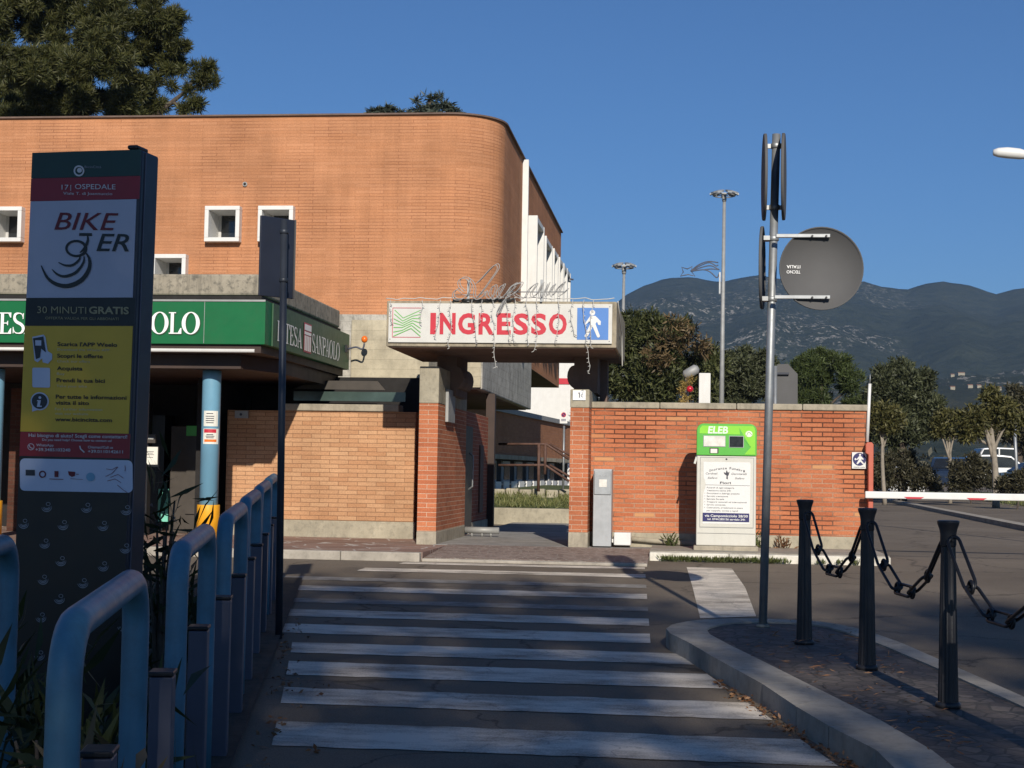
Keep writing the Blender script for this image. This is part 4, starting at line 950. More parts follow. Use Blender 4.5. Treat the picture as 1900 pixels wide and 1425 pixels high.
m = MB(); m.box(CX0, CX1, CY0, CY1, CZ0+.004, CZ1); cn = GT.add(m, 'canopy', 'concrete_canopy', bev=.012)
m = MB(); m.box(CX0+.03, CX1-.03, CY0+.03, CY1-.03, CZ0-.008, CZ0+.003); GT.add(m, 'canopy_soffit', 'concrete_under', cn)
# sign board
ks = (CX1-CX0)/(1141.5-716.0); fs = Face((CX0, CY0, CZ1), (1,0,0), (0,0,1), ks, 716.0, 559.0)
m = MB(); a = fs(720.5,564); b = fs(1133.5,636.5); m.box(a.x,b.x,CY0-.03,CY0-.001,b.z,a.z); sb = GT.add(m, 'sign_board', 'white_board', bev=.004)
D = .033
m = MB()
for ch, xa, xb in (('I',798.8,809.3),('N',816.5,846),('G',850.5,882.3),('R',888.6,917.8),('E',922.5,948.3),('S',953.2,981),('S',985.5,1013.6),('O',1018,1051)): text(m, fs, ch, xa, xb, 619.4 if ch not in 'GSO' else 619.0, 38.5 if ch not in 'GSO' else 37.5, D, bold=.035, capratio=.73)
GT.add(m, "lettering", "red", sb)
cA = lambda p: (700+p[0]/6.477, 480+p[1]/6.477); cB = lambda p: (930+p[0]/6.477, 480+p[1]/6.477)
m = MB(); e = 0
for Lp in ([(205,625),(310,722),(525,625)],[(200,672),(305,757),(420,700),(525,675)],[(195,730),(305,785),(425,725),(525,730)],[(195,780),(305,810),(425,752),(525,780)],[(195,835),(300,835),(425,780),(525,845)],[(195,890),(300,870),(415,808),(525,895)],[(197,940),(410,845),(525,940)]):
    for p_, q_ in zip(Lp, Lp[1:]): stroke(m, fs, [cA(p_), cA(q_)], 1.5, D+e); e += .0003
GT.add(m, 'logo_lines', 'logo_green', sb)
m = MB(); 
for p_, q_ in (((180,601),(530,601)),((183,600),(183,950)),((180,952),(525,952))): stroke(m, fs, [cA(p_), cA(q_)], 1.2, D+.0004)
GT.add(m, 'logo_frame', 'logo_red', sb)
m = MB(); a_, b_ = cB((905,590)), cB((1275,968)); rect(m, fs, a_[0], a_[1], b_[0], b_[1], D); GT.add(m, 'pictogram_field', 'sign_blue', sb)
m = MB(); disc(m, fs, *cB((1085,648)), 5.0, D+.004)
poly(m, fs, [cB(p) for p in ((1060,685),(1120,685),(1185,750),(1182,795),(1155,790),(1140,752),(1122,780),(1178,925),(1165,942),(1145,938),(1090,812),(1030,935),(1010,942),(994,925),(1060,782),(1048,750),(1015,785),(1000,790),(1005,765))], D+.004)
GT.add(m, 'pictogram', 'white', sb)
m = MB()
for p_ in ((165,572),(155,975)): disc(m, fs, *cA(p_), .8, D+.003)
for p_ in ((1290,575),(1287,985)): disc(m, fs, *cB(p_), .8, D+.003)
GT.add(m, 'screw', 'dock_grey', sb)
# house number plate
fn_ = Face(py(1058,720,YG-.01), (1,0,0), (0,0,1), 19.9/F, 1058, 720)
m = MB(); a = fn_(1063,724); b = fn_(1087,742.5); m.box(a.x,b.x,YG-.022,YG-.008,b.z,a.z); hn = GT.add(m, 'number_plate', 'letters', bev=.003)
m = MB(); rect(m, fn_, 1074.4, 728, 1076.2, 738, .0135); stroke(m, fn_, [(1072.6,730),(1074.3,728.4)], 1.2, .0135); GT.add(m, 'number', 'ink', hn)
m = MB(); m.box(-3.212, -3.17, 20.35, 20.95, 2.18, 2.62); pq_ = GT.add(m, 'wall_plaque', 'galv_dull', bev=.004)
# ================================================================ RIGHT BRICK WALL AND WHAT STANDS ALONG IT
YR = 20.3
rw_ = empty('brick_wall', (.55,YR,.60), 'long orange red brick wall with weathered coping right of the gateway', 'wall'); RW = Sub(rw_)
m = MB(); m.box(-1.247, 2.335, YR, YR+.27, .76, 2.385); RW.add(m, 'wall', 'brick_gate')
m = MB(); m.box(-1.246, 2.345, YR-.02, YR+.29, .5, .758); RW.add(m, 'plinth', 'stone', bev=.01)
m = MB(); x = -1.246
for L in (.9, 1.0, .85, .84): m.box(x, x+L-.006, YR-.03, YR+.30, 2.387, 2.47); x += L
RW.add(m, 'coping', 'concrete', bev=.014)
# grey meter cabinet, white box, conduit
cb = empty('meter_cabinet', (-1.1,20.0,.59), 'tall narrow grey steel meter cabinet against the right gate pillar', 'cabinet'); CB = Sub(cb)
fk = Face(py(1102,870,19.9), (1,0,0), (0,0,1), 20.1/F, 1102, 870)
a = fk(1101.5,870); b = fk(1135,1014)
m = MB(); m.box(a.x,b.x,19.9,20.28,.585,a.z); bd = CB.add(m, 'body', 'cabinet', bev=.006)
m = MB(); o = fk(1103,873); o2 = fk(1134,917); m.box(o.x,o2.x,19.885,19.898,o2.z,o.z); dr = CB.add(m, 'lid', 'galv', bev=.01)
m = MB(); text(m, fk, 'enel', 1111, 1127, 884, 6, .02, bold=.01); CB.add(m, 'label', 'cabinet', dr)
m = MB(); rect(m, fk, 1112, 889, 1126, 903, .018); CB.add(m, 'window', 'faded', dr)
bx = empty('junction_box', (-.75,20.0,.6), 'small square white junction box on the ground beside the grey cabinet', 'box'); BX = Sub(bx)
fb = Face(py(1139,988,19.95), (1,0,0), (0,0,1), 20.1/F, 1139, 988)
m = MB(); a = fb(1139,988); b = fb(1170,1016); m.box(a.x,b.x,19.95,20.2,.601,a.z); BX.add(m, 'body', 'white_panel', bev=.012)
m = MB(); a = fb(1135,1000); b = fb(1138.6,1007); m.box(a.x,b.x,20.0,20.1,b.z,a.z); BX.add(m, 'gland', 'white_panel', bev=.006)
cd_ = MB(); cd_.tube([py(1172,1000,20.24), py(1290,1010,20.24)], .035, 10); tag(cd_.build('conduit', 'stone'), 'grey conduit pipe lying along the foot of the brick wall', 'pipe')
# ticket machine
km = empty('parking_meter', (.35,19.3,.6), 'grey parking ticket machine with a bright green head and a funeral advert', 'ticket machine'); KM = Sub(km)
YK = 19.25; fk = Face(py(1293,846,YK), (1,0,0), (0,0,1), 19.55/F, 1293, 846)
kx = lambda x, y: (1240+x/4.1915+ (y-700)/4.1915*.0045*4, 700+y/4.1915)   # enlarged view of the machine
X0, X1 = fk(1293,0).x, fk(1399.5,0).x; zt, zm, zb_ = fk(0,787).z, fk(0,844.5).z, .655
m = MB(); m.box(X0+.0, X1, YK, YK+.34, zb_, zm-.003); kb_ = KM.add(m, 'body', 'kiosk', bev=.012)
m = MB(); m.box(X0-.03, X1+.03, YK-.03, YK+.38, .55, zb_-.002); KM.add(m, 'plinth', 'concrete', bev=.01)
rad = .085; pts = []
for cx_, a0 in ((X1+.004-rad,0),(X0-.004+rad,90)):
    for k in range(9): a = R(a0+90*k/8); pts.append((cx_+rad*math.cos(a), YK-.02, zt-rad+rad*math.sin(a)))
pts = [(X1+.004,YK-.02,zm)]+pts+[(X0-.004,YK-.02,zm)]
m = MB(); m.prism(pts, (0,.37,0)); hd = KM.add(m, 'head', 'kgreen', bev=.008)
fh_ = Face(fk(1293,846)+Vector((0,-.02,0)), (1,0,0), (0,0,1), 19.53/F, 1293, 846)
hx = lambda x, y: (1240+x/4.1915, 700+y/4.1915)
m = MB(); poly(m, fh_, [hx(262,380),(hx(640,380)),(hx(652,390)),(hx(659,420)),(hx(660,596)),(hx(578,596)),(hx(628,540)),(hx(545,445)),(hx(240,440)),(hx(243,400))], .003); KM.add(m, 'head_stripe', 'kgreen2', hd)
m = MB(); poly(m, fh_, [hx(540,395),hx(625,540),hx(545,447)], .004); KM.add(m, 'head_arrow', 'kgreen', hd)
m = MB(); text(m, fh_, 'ELEB', hx(303,0)[0], hx(455,0)[0], hx(0,438)[1], 12.5, .006, bold=.03, shear=.12); KM.add(m, 'lettering', 'led', hd)
for nm, (x0,y0,x1,y1), mt, dd in (('display_frame',(270,456,437,540),'cabinet',.006),('screen_frame',(463,456,574,544),'cabinet',.006),('display',(274,460,433,536),'faded',.010),('screen',(467,460,570,540),'lcd',.010),('coin_slot',(318,548,385,590),'brown_metal',.006),('slot_label',(325,556,375,588),'paper',.010)):
    m = MB(); rect(m, fh_, *hx(x0,y0), *hx(x1,y1), dd); KM.add(m, nm, mt, hd)
m = MB(); disc(m, fh_, *hx(612,440), 6.2, .006, 5.6); KM.add(m, 'sticker', 'paper', hd)
m = MB(); stroke(m, fh_, [hx(595,452),hx(605,428),hx(620,430),hx(632,446)], .9, .009); KM.add(m, 'sticker_mark', 'kgreen', hd)
m = MB(); rect(m, fk, *hx(247,618), *hx(652,1152), .003); fr = KM.add(m, 'advert_frame', 'galv_dull', kb_)
m = MB(); rect(m, fk, *hx(251,624), *hx(646,1146), .006); KM.add(m, 'advert_backing', 'kiosk', kb_)
m = MB(); poly(m, fk, [hx(272,655),hx(622,655),hx(626,670),hx(622,1120),hx(270,1122),hx(272,900),hx(292,830),hx(274,770)], .009); KM.add(m, 'advert_sheet', 'white', kb_)
m = MB(); rect(m, fk, *hx(270,1040), *hx(619,1106), .012); KM.add(m, 'advert_band', 'navy', kb_)
m = MB(); disc(m, fk, *hx(447,634), 1.3, .010)
for i, (ch, ang) in enumerate(zip('Onoranze Funebri', range(16))):
    if ch == ' ': continue
    t = i/15-.5; x = 450+t*255; y = 690+ (t*t)*80
    cx_, cy_ = hx(x, y); text(m, fk, ch, cx_-1.5, cx_+1.5, cy_+2.2+2.4, 4.2, .012, bold=.01)
KM.add(m, 'advert_heading', 'ink', kb_); m = MB()
text(m, fk, 'Fiori', *[hx(v,0)[0] for v in (398,480)], hx(0,820)[1], 4.0, .012, bold=.02)
for s_, x0, x1, y in (('Cardinali',290,380,750),('Stefano',305,378,783),('Giammarelli',483,600,750),('Stefano',510,580,783)): text(m, fk, s_, hx(x0,0)[0], hx(x1,0)[0], hx(0,y)[1], 3.6, .012, shear=.3)
KM.add(m, 'advert_names', 'ink', kb_); m = MB()
stroke(m, fk, [hx(291,829),hx(622,831)], .5, .012)
poly(m, fk, [hx(447,715),hx(458,735),hx(470,725),hx(462,755),hx(455,760),hx(458,785),hx(445,780),hx(447,757),hx(430,745),hx(425,730),hx(440,738)], .012)
for k, s_ in enumerate(('Funerali di ogni categoria','Vestizione salme 24h','Documenti e disbrigo pratiche','Servizio cremazione','Servizio floreale','Trasporti nazionali ed internazionali','Servizio cimiteriale','Costruzione, arredamenti in pietra')):
    y = 855+k*21.5; wd = (205,180,245,160,130,300,140,270)[k]
    text(m, fk, s_, hx(300,0)[0], hx(300+wd,0)[0], hx(0,y)[1], 2.6, .012)
    if k > 1: disc(m, fk, *hx(285,y-6), .55, .012)
text(m, fk, 'per cappelle, tombe e lapidi', hx(300,0)[0], hx(535,0)[0], hx(0,1028)[1], 2.6, .012)
KM.add(m, 'advert_list', 'ink', kb_)
m = MB(); text(m, fk, 'via Campomicciolo 28/30', hx(285,0)[0], hx(608,0)[0], hx(0,1070)[1], 4.2, .015, bold=.02); text(m, fk, 'tel. 0744.285156 servizio 24h', hx(305,0)[0], hx(588,0)[0], hx(0,1094)[1], 3.4, .015, bold=.02); KM.add(m, 'advert_address', 'white', kb_)
m = MB(); o = fk(1346,851); m.tube([(o.x,YK-.006,o.z),(o.x,YK-.001,o.z)], .011, 12); KM.add(m, 'lock', 'galv_dull', kb_)
m = MB(); stroke(m, fk, [(1295,985),(1398,985)], .7, .002); KM.add(m, 'panel_seam', 'ink', kb_)
m = MB(); tp = fk(*hx(232,545)); m.prism([tp+Vector((0,.05,0)), tp+Vector((-.03,.03,-.12)), tp+Vector((-.055,.02,-.20)), tp+Vector((-.03,.0,-.21)), tp+Vector((0,.02,-.10))], (0,.01,0)); KM.add(m, 'paper_strip', 'paper', kb_)
# barrier: terracotta post, white arm, little pedestrian sign, white aerial rod
ba = empty('road_barrier', (2.37,20.2,.527), 'car park barrier with a terracotta post and a lowered white arm', 'barrier'); BA = Sub(ba)
a = py(1611.5,822,20.15); b = py(1621,822,20.15)
m = MB(); m.prism([(a.x-.035,20.15,a.z-.13),(a.x-.035,20.15,a.z-.02),(a.x-.015,20.15,a.z+.01),(b.x-.02,20.15,a.z+.01),(b.x,20.15,a.z-.02),(b.x-.005,20.15,.528),(a.x-.0,20.15,.528),(a.x-.0,20.15,a.z-.15)], (0,.12,0)); BA.add(m, 'post', 'barrier_red', bev=.008)
za = py(1612,918,20.1); zl = py(1612,911.5,20.1).z; zb2 = py(1612,924.5,20.1).z
m = MB(); m.box(a.x-.05, 7.3, 20.05, 20.11, zb2, zl); arm = BA.add(m, 'arm', 'white', bev=.012)
fba = Face((b.x,20.05,zl), (1,0,0), (0,0,1), 20.1/F, 1617, 911.5)
m = MB(); 
for k in range(7):
    x = 1669+k*110; poly(m, fba, [(x,920.3-.0),(x+36,920.3),(x+30,923.6),(x+6,923.6)], .003)
BA.add(m, 'arm_reflector', 'red', arm)
m = MB(); rd = py(1614,712,20.28); rb = py(1609,820,20.28); m.tube([rb, (rd.x,20.28,rd.z)], [.022,.020], 8); BA.add(m, 'rod', 'white')
m = MB(); m.tube([(rd.x,20.28,rd.z),(rd.x+.004,20.28,rd.z+.12)], .008, 6); BA.add(m, 'rod_tip', 'galv')
m = MB(); m.box(6.95, 7.15, 19.98, 20.2, .527, 1.45); BA.add(m, 'end_support', 'barrier_red', bev=.01)
ps = empty('pedestrian_sign', tuple(py(1593,852,20.27)), 'small blue and white pedestrian route plate fixed on the end of the brick wall', 'sign'); PS = Sub(ps)
fp = Face(py(1581,839,20.26), (1,0,0), (0,0,1), 20.4/F, 1581, 839)
m = MB(); a = fp(1581,839); b = fp(1606.5,868.5); m.box(a.x,b.x,20.262,20.278,b.z,a.z); pn = PS.add(m, 'plate', 'white')
m = MB(); disc(m, fp, 1594, 851.5, 11.6, .004); PS.add(m, 'roundel', 'navy', pn)
m = MB(); disc(m, fp, 1595, 843.6, 1.8, .008); poly(m, fp, [(1593.4,846),(1597,846),(1601.5,851),(1600.6,852.8),(1597.6,850.8),(1597.4,853.5),(1602.5,859.5),(1600.8,861),(1595.6,855.8),(1590.6,860.8),(1588.8,859.4),(1592.8,852.6),(1592.4,850.6),(1590,853.2),(1588.6,852.2)], .008)
poly(m, fp, [(1585,851.5),(1587,849.2),(1589,851.5),(1587,853.8)], .008); PS.add(m, 'pictogram', 'white', pn)
m = MB(); text(m, fp, 'PASSAGGIO A DESTRA', 1584, 1604, 866.8, 1.8, .004); PS.add(m, 'caption', 'ink', pn)

# weeds along wall and kerb
for (x, y, n_, s_, lb) in ((1245,1001,60,.10,'small green weed growing at the foot of the brick wall left of the ticket machine'),(1404,1010,60,.10,'small dark weed at the right foot of the ticket machine'),(1452,1005,60,.10,'dry reddish weed at the foot of the brick wall right of the round sign pole')):
    p = py(x, y, 20.15); ob = leaves('weed', 'dry_leaf' if 'reddish' in lb else 'weed', None, [((0,0,.04),(.09,.05,.06))], n_, s_, 5, int(x), .2, 1, 0, .3, up=1.1); ob.location = (p.x, 20.15, .60); tag(ob, lb, 'weed')
tag(blades('kerb_weeds', [(x, 18.55+random.uniform(-.05,.02), gz(18.55)+.005, .05) for x in [-.25+.035*k for k in range(40)]+[.2*k+1 for k in range(6)]], 1500, .05, 'weed', 5, 1.0, 4), kind='stuff')

# ================================================================ CHRISTMAS LIGHTS ON THE CANOPY
ag = empty('light_script', (-2.2,19.25,3.69), 'unlit Christmas light tubes bent into the handwritten word Auguri on top of the canopy', 'decoration'); AG = Sub(ag)
strokes = [('A',[(1020,420),(960,375),(915,405),(903,455),(930,492),(1000,492),(1065,450),(1100,390),(1105,310),(1070,245),(1010,238),(968,285),(985,350),(1040,400)]),
 ('A',[(1070,240),(1130,290),(1160,370),(1155,440),(1185,490),(1250,470),(1300,405)]),
 ('A',[(1180,480),(1260,390),(1340,280),(1430,150),(1440,90),(1405,82),(1330,150),(1240,250),(1180,305)]),
 ('A',[(1240,432),(1300,402),(1308,460),(1355,480),(1405,410),(1415,335),(1375,345),(1340,430),(1385,488),(1440,460),(1505,350),(1515,318),(1465,350),(1430,430),(1475,478),(1540,425),(1600,340),(1660,305),(1625,370),(1560,430),(1600,460)]),
 ('A',[(1600,400),(1540,480),(1480,600),(1450,668),(1438,640),(1490,540),(1560,470),(1660,400)]),
 ('B',[(60,420),(120,340),(180,310),(240,300),(205,370),(150,430),(190,462),(265,480),(330,370),(405,310),(410,330),(350,420),(370,462),(425,420),(470,335),(490,300),(450,420),(472,470),(540,345),(562,300),(520,420),(542,452),(600,350),(632,320),(588,400),(602,452),(680,350),(752,290),(700,370),(682,452),(740,420),(790,370)])]
conv = {'A': lambda p: (700+p[0]/6.477, 480+p[1]/6.477), 'B': lambda p: (930+p[0]/6.477, 480+p[1]/6.477)}
for k, (wh, pts) in enumerate(strokes):
    m = MB()
    for dz, dy in ((0,0),(.035,.02)):
        P_ = [py(*conv[wh](p), 19.22) + Vector((dz*.7,dy,dz*.55)) for p in pts]; m.tube(smooth_path(P_, 5), .0052, 6)
    AG.add(m, 'light_tube', 'tube_white')
for wh, x in (('A',1090),('B',480)):
    m = MB(); P0 = py(*conv[wh]((x,520)),19.25); P1 = py(*conv[wh]((x,250)),19.25); m.box(P0.x-.015,P0.x+.015,19.26,19.28,3.68,P1.z); AG.add(m, 'bracket', 'galv')
m = MB()
for wh, y, x0, x1 in (('A',435,920,1170),('B',400,60,760)):
    a = py(*conv[wh]((x0,y)),19.26); b = py(*conv[wh]((x1,y)),19.26); m.tube([a,b], .007, 6)
AG.add(m, 'cross_bar', 'galv')
m = MB(); rng = random.Random(5); P_ = []
for k in range(26):
    a = cA((905+k*30, 505+ (14 if k % 3 else -8)+rng.uniform(-8,8))); p = py(*a, 19.27); P_.append(Vector((p.x, 19.262+rng.uniform(-.004,.02), max(3.70, p.z))))
m.tube(smooth_path(P_, 3), .017, 6); AG.add(m, 'cable', 'cable')
# icicle string over the sign
il = empty('icicle_lights', (-2.4,19.24,3.7), 'white icicle light string hanging over the entrance sign', 'light string'); IL = Sub(il)
m = MB(); rng = random.Random(11)
m.tube(smooth_path([py(716+ (1140-716)*k/40, 556+rng.uniform(-3,1.5), 19.28)+Vector((0,0,.01)) for k in range(41)], 3), .006, 5); IL.add(m, 'main_wire', 'wire_white')
drops = [(725,600),(783,600),(818,626),(836,646),(876,636),(895,600),(914,682),(938,634),(956,634),(976,640),(995,652),(1036,634),(1063,622),(1084,692),(1101,645)]
for (x, yb_) in drops:
    m = MB(); y = 556; P_ = [py(x, y, 19.25)]; i = 0
    while y < yb_:
        y += rng.uniform(7,11); x += rng.uniform(-2.6,2.6); P_.append(py(x, min(y,yb_), 19.235+rng.uniform(-.012,.004)))
    Q = smooth_path(P_, 3); m.tube(Q, .0036, 5)
    for p in P_[1:]:
        s = rng.choice((-1,1)); m.tube([p, p+Vector((s*.025,-.005,-.010))], [.005,.0035], 5)
    IL.add(m, 'strand', 'wire_white')
m = MB(); m.tube(smooth_path([Vector((-.875,19.35,3.70)), Vector((-.86,19.5,3.55)), Vector((-.855,19.9,3.38)), Vector((-.857,20.2,3.36)), Vector((-.855,20.35,3.1)), Vector((-.853,20.4,2.95))],5), .008, 5); IL.add(m, 'strand', 'wire_white')

# ================================================================ ROUND SIGN POST ON THE ISLAND
sp = empty('round_sign_post', (.575,11.55,gz(11.55)+.113), 'galvanised pole on the traffic island carrying several round signs seen from behind and edge on', 'sign post'); SP = Sub(sp)
b0 = Vector(sp.location); b1 = Vector((.65,11.55,4.09)); ax = (b1-b0)/(b1.z-b0.z)
pp = lambda z: b0+ax*(z-b0.z)
m = MB(); m.tube([b0, b1], .031, 18); SP.add(m, 'pole', 'galv')
m = MB(); m.lathe(b0, [(.05,0),(.05,.012),(.033,.02)], 18); SP.add(m, 'base_collar', 'concrete')
def disc_sign(c, n, r, mat_face, mat_edge='sign_edge'):
    """dished aluminium disc, n = direction of its back"""
    n = Vector(n).normalized(); mm = MB(); rot = n.to_track_quat('Z','Y').to_matrix(); t = MB()
    t.lathe((0,0,0), [(r-.004,.0),(r,.004),(r,.022),(r-.007,.022),(r-.010,.006),(.001,.006)], 48)
    for p in t.v: mm.v.append(tuple(rot @ Vector(p) + Vector(c)))
    mm.f, mm.sm, mm.uv = t.f, t.sm, t.uv; return mm
# frontal disc
c1 = py(1523.5,498.5,11.45); dd = SP.add(disc_sign(c1, (.08,-1,0), .309, None), 'sign_disc', 'sign_back')
fd = Face(c1+Vector((-.309,-.008,.309)), (1,.08,0), (0,0,1), 11.45/F*1.0, 0, 0)
m = MB(); k_ = F/11.45
for s_, x, y, w, h in (('TECNO',8.5,60,17,3.4),('ITALIA',8.5,44,17,3.0)):
    vs, fs_ = glyphs(s_, .01, 0, 0); xa = min(v[0] for v in vs); xb = max(v[0] for v in vs)
    nb_ = Vector((.08,-1,0)).normalized(); fd2 = Face(c1-Vector((1,.08,0)).normalized()*.309+nb_*.0085, (1,.08,0), (0,0,1), 11.45/F, 0, 0)
    m.mesh(vs, fs_, lambda v: fd2(x+30-(v[0]-xa)/(xb-xa)*25, (y-46)*.6-4+v[1]*8, .004))
SP.add(m, 'maker_mark', 'letters', dd)
for y in (441,554):
    z = py(1500,y,11.5).z; q_ = pp(z); m = MB(); xe = py(1540,y,11.43).x
    m.box(q_.x+.01, xe, 11.40, 11.428, z-.014, z+.014); SP.add(m, 'bracket', 'galv', bev=.004)
    m = MB(); m.lathe((q_.x,q_.y,z-.018), [(.036,0),(.040,.004),(.040,.032),(.036,.036)], 18); m.box(q_.x-.075,q_.x-.03,11.50,11.60,z-.016,z+.016); SP.add(m, 'clamp', 'galv')
    m = MB()
    for xx in (1507,1533):
        x_ = py(xx,y,11.4).x; m.tube([(x_,11.388,z-.004),(x_,11.402,z-.004)], .009, 6)
    SP.add(m, 'bolt', 'black')
# lower left disc, nearly edge on, and its bracket
c2 = py(1411.5,497,11.62); SP.add(disc_sign(c2, (1,-.10,0), .312, None), 'sign_disc', 'sign_back')
# upper pair of panels edge on
for (px_, nx) in ((1415.5,1),(1457,-1)):
    c3 = py(px_, 329 if nx > 0 else 328, 11.56); SP.add(disc_sign(c3, (nx,-.055+.05 if nx > 0 else .06+.035,0), .325, None), 'sign_disc', 'sign_back')
for y in (271,385):
    z = py(1436,y,11.55).z; q_ = pp(z); m = MB(); xa = py(1417,y,11.55).x; xb = py(1455,y,11.55).x
    m.box(xa, xb, 11.545, 11.57, z-.016, z+.016); m.lathe((q_.x,q_.y,z-.02), [(.035,0),(.040,.005),(.040,.035),(.035,.04)], 18); SP.add(m, 'clamp', 'galv')
# dark sign back and post behind the wall
hs = empty('hexagonal_sign', (1.6,26,.53), 'dark back of an angular road sign on a grey post behind the brick wall', 'sign'); HS = Sub(hs)
m = MB(); a = py(1438.5,679,26); m.tube([(a.x,26,.53),(a.x,26,a.z)], .035, 10); HS.add(m, 'post', 'galv')
m = MB(); P_ = [py(*p, 26.06) for p in ((1442,676),(1462,675),(1480,694),(1480,760),(1442,760))]; m.prism(P_, (0,.02,0)); HS.add(m, 'panel', 'sign_back')
m = MB(); a = py(1440,691,26.02); b = py(1464,695,26.02); m.box(a.x,b.x,26.0,26.05,b.z,a.z); HS.add(m, 'bracket', 'sign_edge')
# small post with a dark plate, beside the railing end
s2 = empty('plate_sign_post', (-2.93,11.0,gz(11.0)), 'slim dark pole with a dark rectangular plate at the far railing end', 'sign post'); S2 = Sub(s2)
tp = py(527.5,408,11.0)
m = MB(); m.tube([s2.location, tp], .027, 12); S2.add(m, 'pole', 'post_dark')
ca = py(516,476,11.06); m = MB(); rx = Vector((.66,.75,0)).normalized(); ny = Vector((rx.y,-rx.x,0)); h2 = (py(516,402,11.06).z-py(516,550,11.06).z)/2
m.obox(ca+rx*.02-ny*.05, rx*.15, ny*.008, (0,0,h2)); pl2 = S2.add(m, 'plate', 'sign_edge', bev=.004)
m = MB(); m.obox(ca+rx*.02-ny*.05+rx*.151, rx*.004, ny*.02, (0,0,h2)); S2.add(m, 'plate_edge', 'sign_back', pl2)
for y in (430,520):
    m = MB(); z = py(520,y,11).z; x_ = s2.location.x+(tp.x-s2.location.x)*(z-s2.location.z)/(tp.z-s2.location.z); m.lathe((x_,11.0,z-.015), [(.031,0),(.034,.005),(.034,.025),(.031,.03)], 12); S2.add(m, 'clamp', 'post_dark')

# ================================================================ BOLLARDS AND CHAINS
def make_bollard(x, y, label):
    z = gz(y)+IH-.012; o = empty('bollard', (x,y,z), label, 'bollard', 'cast iron bollards on the traffic island'); s = Sub(o); 
    m = MB(); m.lathe((x,y,z), [(.066,0),(.066,.02),(.058,.03)], 24); s.add(m, 'base_ring', 'bollard')
    m = MB(); m.lathe((x,y,z), [(.054,.03),(.050,.20),(.044,.55),(.039,.80),(.038,.84)], 32, flute=1, fd=.07); s.add(m, 'shaft', 'bollard')
    m = MB(); m.lathe((x,y,z), [(.039,.84),(.042,.85),(.042,.905),(.046,.93),(.055,.955),(.058,.968),(.058,.974),(.050,.978)], 24); s.add(m, 'crown', 'bollard')
    dv = Vector((.27,-1.1,0)).normalized()
    for sg in (1,-1):
        m = MB(); m.obox((x+dv.x*.045*sg, y+dv.y*.045*sg, z+.885), dv*.014, Vector((-dv.y,dv.x,0))*.006, (0,0,.014))
        s.add(m, 'chain_lug', 'bollard')
    return o
BP = [(.81,10.67),(1.105,9.60),(1.38,8.35),(1.66,7.05)]
BL = ['cast iron bollard nearest the round sign pole','cast iron bollard standing in front of the brick wall end, second from the sign pole','large dark bollard third from the sign pole in front of the driveway','dark bollard at the near end of the chain beside the driveway']
for (x, y), lb in zip(BP, BL): make_bollard(x, y, lb)
def link_mesh(L, w, r):
    m = MB(); P_ = []
    for k in range(9): a = R(-90+180*k/8); P_.append(Vector((L/2-w/2+w/2*math.cos(a), w/2*math.sin(a), 0)))
    for k in range(9): a = R(90+180*k/8); P_.append(Vector((-L/2+w/2+w/2*math.cos(a), w/2*math.sin(a), 0)))
    m.tube(P_, r, 7, closed=True); return m
lk = link_mesh(1.0, .26, .022)
CL = ['black chain slung between the two bollards nearest the sign pole','black chain slung across the middle pair of bollards','black chain hanging from the third bollard to the near one at the right edge']
link_me = None
for ci in range(3):
    (xa, ya), (xb, yb) = BP[ci], BP[ci+1]; A = Vector((xa,ya,gz(ya)+IH+.87)); B = Vector((xb,yb,gz(yb)+IH+.87))
    dv = (B-A).normalized(); A += dv*.06; B -= dv*.06; sag = .345
    o = empty('chain', tuple(A.lerp(B,.5)-Vector((0,0,sag))), CL[ci], 'chain', 'chains between the bollards'); nodes = []
    for k in range(6):
        t = (0,.17,.42,.60,.82,1)[k]; t = k/5; p = A.lerp(B,t); p.z -= sag*(1-(2*t-1)**2)*1.02; nodes.append(p)
    for k in range(5):
        d = nodes[k+1]-nodes[k]; L = d.length; side = Vector((0,0,1)).cross(d).normalized() if True else None
        X_ = d.normalized(); Y_ = (Vector((.55,.2,.8)) if k % 2 == 0 else Vector((.9,.3,.2))); Y_ = (Y_-X_*Y_.dot(X_)).normalized(); Z_ = X_.cross(Y_)
        ob = bpy.data.objects.new('link', link_me) if link_me else link_mesh(.245,.064,.009).build('link','black'); 
        if link_me: col.objects.link(ob)
        link_me = link_me or ob.data
        Mx = Matrix((X_*(L*1.0/.225), Y_, Z_)).transposed().to_4x4(); Mx.translation = (nodes[k]+nodes[k+1])/2-Vector(o.location); ob.parent = o; ob.matrix_local = Mx
    for k in range(1,5):
        m = MB(); X_ = (nodes[k+1]-nodes[k-1]).normalized(); U_ = Vector((0,0,1)); V_ = X_
        q0 = nodes[k]; m.tube([q0+ (X_*math.cos(2*math.pi*j/12)+ (U_-X_*U_.dot(X_)).normalized()*math.sin(2*math.pi*j/12))*.031 for j in range(12)], .009, 6, closed=True); Sub(o).add(m, 'ring', 'black')

